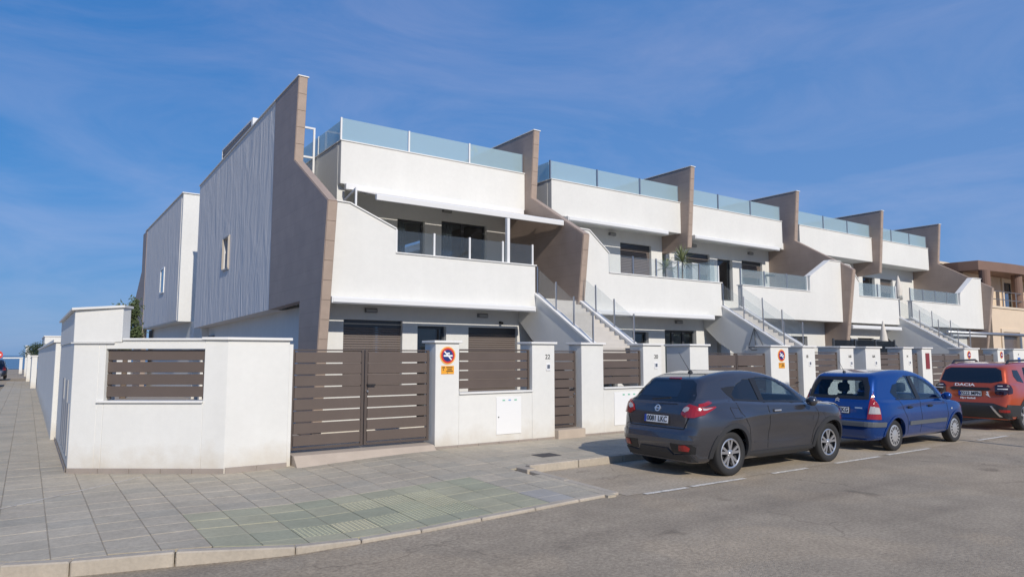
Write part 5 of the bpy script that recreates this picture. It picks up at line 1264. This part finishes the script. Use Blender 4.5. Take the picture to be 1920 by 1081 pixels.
for wh in ('right', 'left'):
    c.skin('rear_door_window', [(.99, 1.125), (1.65, 1.085), (1.585, 1.42), (1.38, 1.425), (1.13, 1.325), (.96, 1.19)], CGD, wh, out=-.006, thick=.004)
    c.skin('front_door_window', [(1.70, 1.075), (2.76, 1.04), (2.51, 1.26), (2.23, 1.40), (1.98, 1.455), (1.65, 1.445)], CG, wh, out=-.006, thick=.004)
    c.skin('window_pillar', [(1.62, 1.08), (1.735, 1.075), (1.685, 1.445), (1.555, 1.435)], TRIM, wh, out=.004)
    c.skin('quarter_trim', [(.82, 1.30), (.90, 1.20), (1.03, 1.115), (1.0, 1.20), (1.13, 1.325), (.95, 1.315)], TRIM, wh, out=.004)
    c.band('window_trim', [(.98, 1.125), (1.65, 1.08), (2.78, 1.035)], .028, TRIM, wh, out=.004)
    for k, ax in enumerate(c.wx): c.skin('arch_cladding', c.arch_poly(ax, .385, .455, -8 if k == 0 else -4, 186), CLAD, wh, out=.012, thick=.03)
    c.skin('sill_cladding', [(1.22, .22), (2.90, .22), (2.88, .33), (1.25, .33)], CLAD, wh, out=.010, thick=.03)
    c.band('door_seam', [(1.72, 1.06), (1.74, .75), (1.70, .36)], .012, SEAM, wh, out=.0015)
    c.band('door_seam', [(2.93, .98), (2.98, .8), (2.86, .56), (2.82, .36)], .012, SEAM, wh, out=.0015)
    c.band('door_seam', [(.98, 1.12), (1.02, .92), (1.18, .72), (1.24, .5), (1.26, .36)], .012, SEAM, wh, out=.0015)
    c.band('door_crease', [(1.35, .47), (2.0, .445), (2.75, .455)], .022, P1, wh, out=.004, thick=.02)
    c.handle(1.92, .93, CHROME if wh == 'right' else P1, wh)
fl = [(.78, .86), (.98, .86), (1.0, 1.0), (.80, 1.02)]
c.skin('fuel_flap', fl, SEAM, 'right', out=.001); c.skin('fuel_flap', [(lerp(.89, x, .9), lerp(.94, z, .9)) for x, z in fl], P1, 'right', out=.003)
# rear: glass, lamps, bumper
c.skin('rear_window', [(-.64, 1.10), (.64, 1.10), (.61, 1.20), (.50, 1.37), (.40, 1.42), (-.40, 1.42), (-.50, 1.37), (-.61, 1.20)], CGD, 'rear', out=.004, step=.05)
c.skin('rear_glass', [(-.30, 1.16), (.46, 1.16), (.46, 1.27), (.36, 1.38), (-.18, 1.38), (-.28, 1.29)], mat('rear_glass_tint', (.012, .018, .03), .03, spec=1.0), 'rear', out=.007, step=.05)
MB().bar((.105, .1, 1.125), (.11, -.28, 1.16), .02, .02).build('wiper', BLACK, c.root)
for sg in (-1, 1):
    def fl_(pts): return [(sg * a, b) for a, b in pts]
    lamp = c.skin('tail_light', fl_([(.50, .93), (.54, 1.02), (.62, 1.07), (.76, 1.03), (.80, .93), (.72, .885), (.58, .88)]), REDL, 'rear', out=.022, thick=.02, step=.04)
    c.skin('clear_lens', fl_([(.525, .975), (.55, 1.015), (.60, 1.035), (.64, 1.02), (.63, .98), (.58, .955)]), CLEARL, 'rear', out=.027, step=.04, parent=lamp)
    wh = 'right' if sg < 0 else 'left'
    c.skin('boomerang', [(.17, 1.03), (.30, 1.05), (.46, 1.09), (.44, 1.115), (.28, 1.085), (.17, 1.07)], REDL, wh, out=.012, thick=.03, step=.04, parent=lamp)
    c.skin('side_lens', [(.15, .90), (.30, .95), (.50, 1.03), (.48, 1.045), (.30, 1.03), (.16, 1.04)], REDL, wh, out=.014, thick=.02, step=.04, parent=lamp)
    c.skin('clear_lens', [(.17, .985), (.30, .99), (.43, 1.025), (.30, 1.015), (.17, 1.03)], CLEARL, wh, out=.019, step=.04, parent=lamp)
    c.skin('reflector', fl_([(.50, .40), (.66, .40), (.68, .45), (.62, .49), (.52, .48)]), REDL, 'rear', out=.012, step=.04)
    c.skin('fog_surround', fl_([(.36, .36), (.72, .36), (.74, .46), (.66, .53), (.34, .50)]), TRIM, 'rear', out=.004, step=.05)
c.skin('diffuser', [(-.70, .24), (.70, .24), (.66, .36), (.36, .33), (.28, .42), (-.28, .42), (-.36, .33), (-.66, .36)], CLAD, 'rear', out=.016, step=.06)
c.skin('tailgate_seam', [(-.56, .70), (.56, .70), (.66, .90), (.64, .905), (.55, .715), (-.55, .715), (-.64, .905), (-.66, .90)], SEAM, 'rear', out=.002, step=.05)
c.skin('bumper', [(-.76, .50), (.76, .50), (.78, .63), (-.78, .63)], P1, 'rear', out=.016, thick=.02, step=.06)
c.skin('brake_light', [(-.12, 1.432), (.12, 1.432), (.12, 1.447), (-.12, 1.447)], REDL, 'rear', out=.012, step=.04)
c.plate('0081 LKC', .83)
e = c.skin('emblem', [(.055 * math.cos(t), .99 + .05 * math.sin(t)) for t in np.linspace(0, 6.28, 20, endpoint=False)], CHROME, 'rear', out=.012, hole=[(.038 * math.cos(t), .99 + .034 * math.sin(t)) for t in np.linspace(0, 6.28, 20, endpoint=False)], step=.02)
c.skin('emblem_bar', [(-.06, .982), (.06, .982), (.06, .998), (-.06, .998)], CHROME, 'rear', out=.014, step=.03)
c.skin('windscreen', [(-.66, 1.11), (.66, 1.11), (.55, 1.45), (-.55, 1.45)], CG, 'front', out=-.006, thick=.004)
for sg in (-1, 1): c.skin('headlight', [(sg * .38, .84), (sg * .70, .90), (sg * .72, 1.0), (sg * .46, .96)], CLEARL, 'front', out=.01, step=.05)
c.mirror(2.72, 1.0, -1, P1); c.mirror(2.72, 1.0, 1, P1)
MB().tube((.86, 0, 1.53), (.60, 0, 1.85), .006, 6, .003).lathe([(.001, 1.57), (.03, 1.55), (.045, 1.52)], 12, 'z', (.86, 0, 0)).build('antenna', BLACK, c.root)
c.seats((1.35, 2.15), SEAT); MB().box(2.55, 2.95, -.6, .6, .75, .98).build('dashboard', BLACK, c.root, .05)
for ax in c.wx:
    for sg in (-1, 1): c.wheel(ax, sg, .215, .222, 'twin')
c.finish()

# ---------------- blue hatchback
P2 = paint('blue_paint', (.002, .052, .25), .5, .25)
spec = dict(L=3.85, W=.828, H=1.54, R=.292, arch=.345, axles=(.66, 3.11), rr=.55, rf=.75, tr=.15, tf=.24, flare=(.02, .025), belt=[(0, .92), (.8, .93), (2.0, .91), (3.0, .88), (3.9, .8)],
            shoulder=.045, tumble=.26, gr=1.2, gtr=.10, gfx=2.35, k=.13, zbot=.19, cab=(.35, 2.75), zm=.6, scoop=.0,
            side=[(.25, .20), (.08, .25), (.01, .38), (.0, .52), (.03, .60), (.05, .70), (.07, .84), (.10, .96), (.17, 1.13), (.27, 1.32), (.36, 1.415), (.50, 1.46), (.9, 1.505), (1.35, 1.52), (1.8, 1.49), (2.2, 1.39), (2.6, 1.2), (2.92, 1.0), (3.08, .93), (3.4, .85), (3.68, .72), (3.82, .55), (3.84, .38), (3.76, .24), (3.4, .20), (2.0, .20)],
            windows=[[(.98, .97), (1.58, .965), (1.46, 1.375), (1.22, 1.37), (1.02, 1.26), (.90, 1.08)], [(1.70, .965), (2.60, .96), (2.40, 1.14), (2.10, 1.29), (1.82, 1.37), (1.58, 1.38)]],
            rear_hole=[(-.54, 1.02), (.54, 1.02), (.50, 1.20), (.43, 1.33), (-.43, 1.33), (-.50, 1.20)], screen_hole=[(-.60, 1.0), (.60, 1.0), (.50, 1.38), (-.50, 1.38)])
c = Car('parked_car', 'bright blue hatchback parked between the grey and orange cars', spec, P2, (13.6, 7.53), R(-.5))
c.build_body()
for wh in ('right', 'left'):
    c.skin('rear_door_window', [(.94, .955), (1.61, .95), (1.475, 1.395), (1.21, 1.39), (.99, 1.275), (.86, 1.08)], CG, wh, out=-.006, thick=.004)
    c.skin('front_door_window', [(1.67, .95), (2.65, .945), (2.42, 1.16), (2.11, 1.31), (1.82, 1.39), (1.555, 1.40)], CG, wh, out=-.006, thick=.004)
    c.skin('window_pillar', [(1.57, .955), (1.71, .955), (1.585, 1.40), (1.455, 1.395)], TRIM, wh, out=.004)
    c.skin('quarter_window', [(.70, 1.10), (.80, 1.0), (.93, .96), (.90, 1.08), (1.0, 1.26), (.85, 1.24)], CGD, wh, out=.004)
    c.band('window_trim', [(.80, .965), (1.6, .945), (2.66, .94)], .025, TRIM, wh, out=.004)
    c.band('door_strip', [(1.16, .50), (1.9, .50), (2.66, .50)], .075, CUSH if True else P2, wh, out=.014, thick=.02)
    for k, ax in enumerate(c.wx): c.skin('arch_lip', c.arch_poly(ax, .34, .375, 0, 180), P2, wh, out=.012, thick=.03)
    c.band('door_seam', [(1.64, .94), (1.66, .6), (1.62, .30)], .012, SEAM, wh, out=.0015); c.band('door_seam', [(2.72, .93), (2.74, .6), (2.66, .30)], .012, SEAM, wh, out=.0015)
    c.band('door_seam', [(.86, .95), (.95, .78), (1.08, .6), (1.13, .30)], .012, SEAM, wh, out=.0015)
    c.handle(1.20, .80, TRIM, wh, .15); c.handle(2.02, .80, TRIM, wh, .15)
    c.skin('side_indicator', [(2.86, .70), (2.91, .70), (2.91, .73), (2.86, .73)], CLEARL, wh, out=.008)
c.skin('rear_window_border', [(-.61, .97), (.61, .97), (.585, 1.20), (.50, 1.385), (-.50, 1.385), (-.585, 1.20)], TRIM, 'rear', out=.005, step=.05, hole=[(-.53, 1.03), (.53, 1.03), (.49, 1.20), (.42, 1.325), (-.42, 1.325), (-.49, 1.20)])
c.skin('rear_window', [(-.57, 1.0), (.57, 1.0), (.53, 1.20), (.46, 1.345), (-.46, 1.345), (-.53, 1.20)], CG, 'rear', out=-.004, thick=.004, step=.05)
MB().bar((.15, .05, 1.01), (.165, -.33, 1.03), .02, .02).build('wiper', BLACK, c.root)
for sg in (-1, 1):
    wh = 'right' if sg < 0 else 'left'
    c.xmax = .26
    lp = c.skin('tail_light', [(sg * .60, .61), (sg * .77, .61), (sg * .76, .80), (sg * .70, .96), (sg * .64, 1.08), (sg * .63, .96)], REDL, 'rear', out=.012, thick=.02, step=.04)
    c.skin('side_lens', [(.035, .61), (.20, .61), (.20, .78), (.17, .98), (.165, 1.13), (.10, .95)], REDL, wh, out=.012, thick=.02, step=.04, parent=lp)
    c.skin('clear_lens', [(sg * .625, .71), (sg * .755, .71), (sg * .75, .83), (sg * .65, .85)], CLEARL, 'rear', out=.017, step=.04, parent=lp)
    c.skin('clear_lens', [(.07, .71), (.19, .71), (.185, .82), (.11, .84)], CLEARL, wh, out=.016, step=.04, parent=lp)
c.xmax = .62
c.skin('bumper_strip', [(-.74, .475), (.74, .475), (.75, .56), (-.75, .56)], CUSH, 'rear', out=.022, thick=.02, step=.06)
for wh in ('right', 'left'): c.skin('bumper_strip', [(.02, .475), (.30, .475), (.31, .56), (.03, .56)], CUSH, wh, out=.02, thick=.02)
c.skin('tailgate_seam', [(-.60, .60), (.60, .60), (.60, .612), (-.60, .612)], SEAM, 'rear', out=.002, step=.05)
c.plate('5583 CKG', .76)
ch_ = MB()
for k in range(2):
    for sg in (-1, 1):
        z0 = .925 + k * .035; P = c.on_end([0], [z0])[0]; ch_.prism([(P[0] - .012, 0, z0 + .03), (P[0] - .012, sg * .04, z0), (P[0] - .012, sg * .04, z0 - .018), (P[0] - .012, 0, z0 + .012)], [(P[0] + .01, 0, z0 + .03), (P[0] + .01, sg * .04, z0), (P[0] + .01, sg * .04, z0 - .018), (P[0] + .01, 0, z0 + .012)])
ch_.build('emblem', CHROME, c.root)
c.skin('badge', [(-.50, .80), (-.36, .80), (-.36, .825), (-.50, .825)], CHROME, 'rear', out=.005, step=.03)
c.skin('windscreen', [(-.63, .98), (.63, .98), (.53, 1.40), (-.53, 1.40)], CG, 'front', out=-.006, thick=.004)
for sg in (-1, 1): c.skin('headlight', [(sg * .42, .62), (sg * .68, .66), (sg * .68, .82), (sg * .52, .78)], CLEARL, 'front', out=.01, step=.05)
c.mirror(2.58, .93, -1, P2); c.mirror(2.58, .93, 1, P2)
MB().tube((.55, .1, 1.47), (.36, .1, 1.70), .006, 6, .003).lathe([(.001, 1.50), (.025, 1.49), (.04, 1.45)], 12, 'z', (.55, .1, 0)).build('antenna', BLACK, c.root)
c.seats((1.15, 1.95), SEAT); MB().box(2.3, 2.7, -.58, .58, .68, .90).build('dashboard', BLACK, c.root, .05)
for ax in c.wx:
    for sg in (-1, 1): c.wheel(ax, sg, .175, .195, 'cap')
c.finish()

# ---------------- orange off-roader
P3 = paint('orange_paint', (.50, .075, .018), .35, .3)
spec = dict(L=4.34, W=.895, H=1.66, R=.345, arch=.405, axles=(.85, 3.52), rr=.5, rf=.8, tr=.13, tf=.22, flare=(.05, .05), belt=[(0, 1.10), (1.0, 1.09), (2.0, 1.07), (3.2, 1.02), (4.4, 1.0)],
            shoulder=.06, tumble=.26, gr=.9, gtr=.08, gfx=2.6, k=.12, zbot=.24, cab=(.4, 3.1), zm=.75, scoop=.03,
            side=[(.30, .26), (.12, .33), (.02, .46), (.0, .60), (.03, .68), (.06, .80), (.07, .98), (.10, 1.10), (.20, 1.30), (.30, 1.475), (.40, 1.54), (.65, 1.60), (1.2, 1.635), (1.9, 1.625), (2.3, 1.56), (2.7, 1.40), (3.1, 1.18), (3.3, 1.11), (3.7, 1.06), (4.05, .98), (4.25, .82), (4.33, .60), (4.31, .42), (4.2, .28), (3.7, .24), (2.0, .24)],
            windows=[[(1.12, 1.14), (1.92, 1.12), (1.86, 1.49), (1.25, 1.49)], [(2.04, 1.12), (2.98, 1.10), (2.60, 1.38), (2.34, 1.48), (1.99, 1.49)]], screen_hole=[(-.64, 1.2), (.64, 1.2), (.54, 1.5), (-.54, 1.5)])
c = Car('parked_car', 'orange off-roader with roof rails at the right picture edge', spec, P3, (19.85, 7.60), R(0), res=.028)
c.build_body()
for wh in ('right', 'left'):
    c.skin('rear_door_window', [(1.08, 1.125), (1.95, 1.105), (1.88, 1.51), (1.23, 1.51)], CGD, wh, out=-.004, thick=.004)
    c.skin('front_door_window', [(2.01, 1.10), (3.03, 1.085), (2.62, 1.40), (2.35, 1.50), (1.96, 1.51)], CGD, wh, out=-.004, thick=.004)
    c.skin('window_pillar', [(1.90, 1.10), (2.06, 1.10), (2.0, 1.51), (1.85, 1.51)], TRIM, wh, out=.004)
    c.skin('quarter_window', [(.56, 1.30), (.66, 1.18), (.98, 1.13), (.86, 1.44), (.60, 1.45)], CGD, wh, out=.004)
    for k, ax in enumerate(c.wx): c.skin('arch_cladding', c.arch_poly(ax, .395, .475, -10, 190), CLAD, wh, out=.014, thick=.03)
    c.skin('sill_cladding', [(1.30, .27), (3.06, .27), (3.04, .40), (1.33, .40)], CLAD, wh, out=.012, thick=.03)
    c.skin('bumper_corner', [(.0, .36), (.46, .36), (.44, .62), (.02, .64)], CLAD, wh, out=.016, thick=.02)
    c.band('door_seam', [(1.98, 1.08), (2.0, .8), (1.95, .42)], .012, SEAM, wh, out=.0015); c.band('door_seam', [(1.05, 1.10), (1.15, .9), (1.3, .7), (1.34, .42)], .012, SEAM, wh, out=.0015)
    c.handle(1.32, .96, P3, wh); c.handle(2.2, .96, P3, wh)
    sg = -1 if wh == 'right' else 1
    for xa, xb in ((.62, 2.2),):
        q = MB(); pts = [(xa, 1.57), (xa + .16, 1.665), (xb - .2, 1.685), (xb, 1.60)]
        for (a, za), (b, zb_) in zip(pts, pts[1:]): q.bar((a, sg * .60, za), (b, sg * .60, zb_), .05, .05)
        q.build('roof_rail', TRIM, c.root, .01)
c.skin('rear_window', [(-.68, 1.19), (-.45, 1.14), (.45, 1.14), (.68, 1.19), (.62, 1.44), (.50, 1.50), (-.50, 1.50), (-.62, 1.44)], CGD, 'rear', out=.006, step=.06)
c.skin('tailgate_handle_strip', [(-.40, .955), (.40, .955), (.46, 1.0), (.40, 1.03), (-.40, 1.03), (-.46, 1.0)], TRIM, 'rear', out=.012, step=.05)
c.skin('bumper', [(-.80, .30), (.80, .30), (.82, .56), (.50, .66), (-.50, .66), (-.82, .56)], CLAD, 'rear', out=.018, thick=.02, step=.06)
for sg in (-1, 1):
    def fl_(pts): return [(sg * a, b) for a, b in pts]
    wh = 'right' if sg < 0 else 'left'
    lp = c.skin('tail_light', fl_([(.54, .90), (.58, .865), (.76, .87), (.80, .92), (.80, 1.07), (.75, 1.12), (.60, 1.12), (.54, 1.06)]), mat('dark_lamp', (.03, .008, .01), .1, coat=1), 'rear', out=.024, thick=.02, step=.04)
    c.skin('side_lens', [(.09, .88), (.20, .90), (.23, 1.0), (.20, 1.10), (.10, 1.12)], MATS['dark_lamp'], wh, out=.016, thick=.02, step=.04, parent=lp)
    c.skin('light_bar', fl_([(.60, 1.06), (.70, 1.06), (.70, 1.075), (.60, 1.075)]), PLAIN, 'rear', out=.03, step=.04, parent=lp); c.skin('light_bar', fl_([(.60, .99), (.78, .99), (.78, 1.01), (.60, 1.01)]), PLAIN, 'rear', out=.03, step=.04, parent=lp)
    c.skin('reflector', fl_([(.62, .46), (.80, .46), (.80, .52), (.62, .52)]), REDL, 'rear', out=.024, step=.05)
    c.skin('skid_trim', fl_([(.44, .60), (.48, .60), (.66, .36), (.60, .36)]), CHROME, 'rear', out=.026, step=.05)
c.plate('0222 MPN', .88)
c.words('brand_letters', 'DACIA', .095, .12, 1.08, PLAIN, .01, 1.55, .002); c.words('lettering', 'Hiper Euskadi', .06, .05, .765, PLAIN, .008, 1.0, .002)
def bird(poly): return [(-.36 + a * .0011, .86 + b * .0011) for a, b in poly]
c.skin('flamingo_sticker', bird([(-40, 60), (-10, 75), (10, 60), (0, 40), (-15, 45), (-10, 25), (20, 10), (-5, -20), (-30, -30), (-70, -60), (-45, -20), (-40, 5), (-30, 25), (-30, 50)][::-1]), PLAIN, 'rear', out=.006, step=.05)
c.skin('windscreen', [(-.67, 1.18), (.67, 1.18), (.57, 1.53), (-.57, 1.53)], CG, 'front', out=-.006, thick=.004)
c.mirror(2.9, 1.06, -1, TRIM); c.mirror(2.9, 1.06, 1, TRIM)
c.seats((1.5, 2.3), SEAT)
for ax in c.wx:
    for sg in (-1, 1): c.wheel(ax, sg, .215, .225, 'twin2')
c.finish()

# ---------------- two small dark cars far down the side street
def far_car(label, col, x, y):
    sp_ = dict(spec); sp_['windows'] = [[(1.0, .98), (1.58, .97), (1.46, 1.36), (1.10, 1.33)], [(1.70, .97), (2.55, .97), (2.2, 1.3), (1.6, 1.38)]]
    sp_.update(L=3.85, W=.828, H=1.54, R=.3, arch=.345, axles=(.66, 3.11), belt=[(0, .92), (3.9, .85)], side=[(.25, .22), (.02, .4), (.03, .62), (.07, .85), (.2, 1.15), (.38, 1.42), (.9, 1.5), (1.6, 1.5), (2.2, 1.38), (2.9, 1.0), (3.4, .87), (3.75, .7), (3.84, .4), (3.7, .22), (2, .22)], zbot=.2, cab=(.4, 2.7), screen_hole=None, zm=.6)
    k = Car('parked_car', label, sp_, paint('paint_' + label[:4], col), (x, y), R(90), 'cars parked on the side street', .06)
    k.build_body()
    k.skin('rear_window', [(-.56, 1.0), (.56, 1.0), (.46, 1.36), (-.46, 1.36)], CGD, 'rear', out=.02, step=.1)
    for wh in ('right', 'left'): k.skin('side_window', [(.95, .96), (2.6, .95), (2.2, 1.32), (1.2, 1.38)], CGD, wh, out=.012, step=.12)
    for sg in (-1, 1): k.skin('tail_light', [(sg * .55, .7), (sg * .75, .7), (sg * .7, .95), (sg * .58, .95)], REDL, 'rear', out=.02, step=.1)
    for ax in k.wx:
        for sg in (-1, 1): k.wheel(ax, sg, .18, .2, 'cap')
    k.finish()
far_car('dark purple car parked at the left picture edge down the side street', (.05, .02, .035), -2.1, 52)
far_car('navy car parked beyond the purple car down the side street', (.02, .03, .06), -2.0, 66)
# ---------------- street lamp beside the road, just outside the picture
sl = thing('street_lamp', 'grey street lamp whose thin shadow crosses the road', 'lamp', (15.7, 1.2, 0))
MB().tube((15.7, 1.2, 0), (15.7, 1.2, 6.2), .07, 12, .04).build('pole', STEEL, sl, 0, True)
MB().bar((15.7, 1.2, 6.15), (15.7, 2.0, 6.3), .05, .05).build('arm', STEEL, sl)
MB().box(15.58, 15.82, 1.9, 2.5, 6.26, 6.36).build('lamp_head', LAMP, sl, .03)
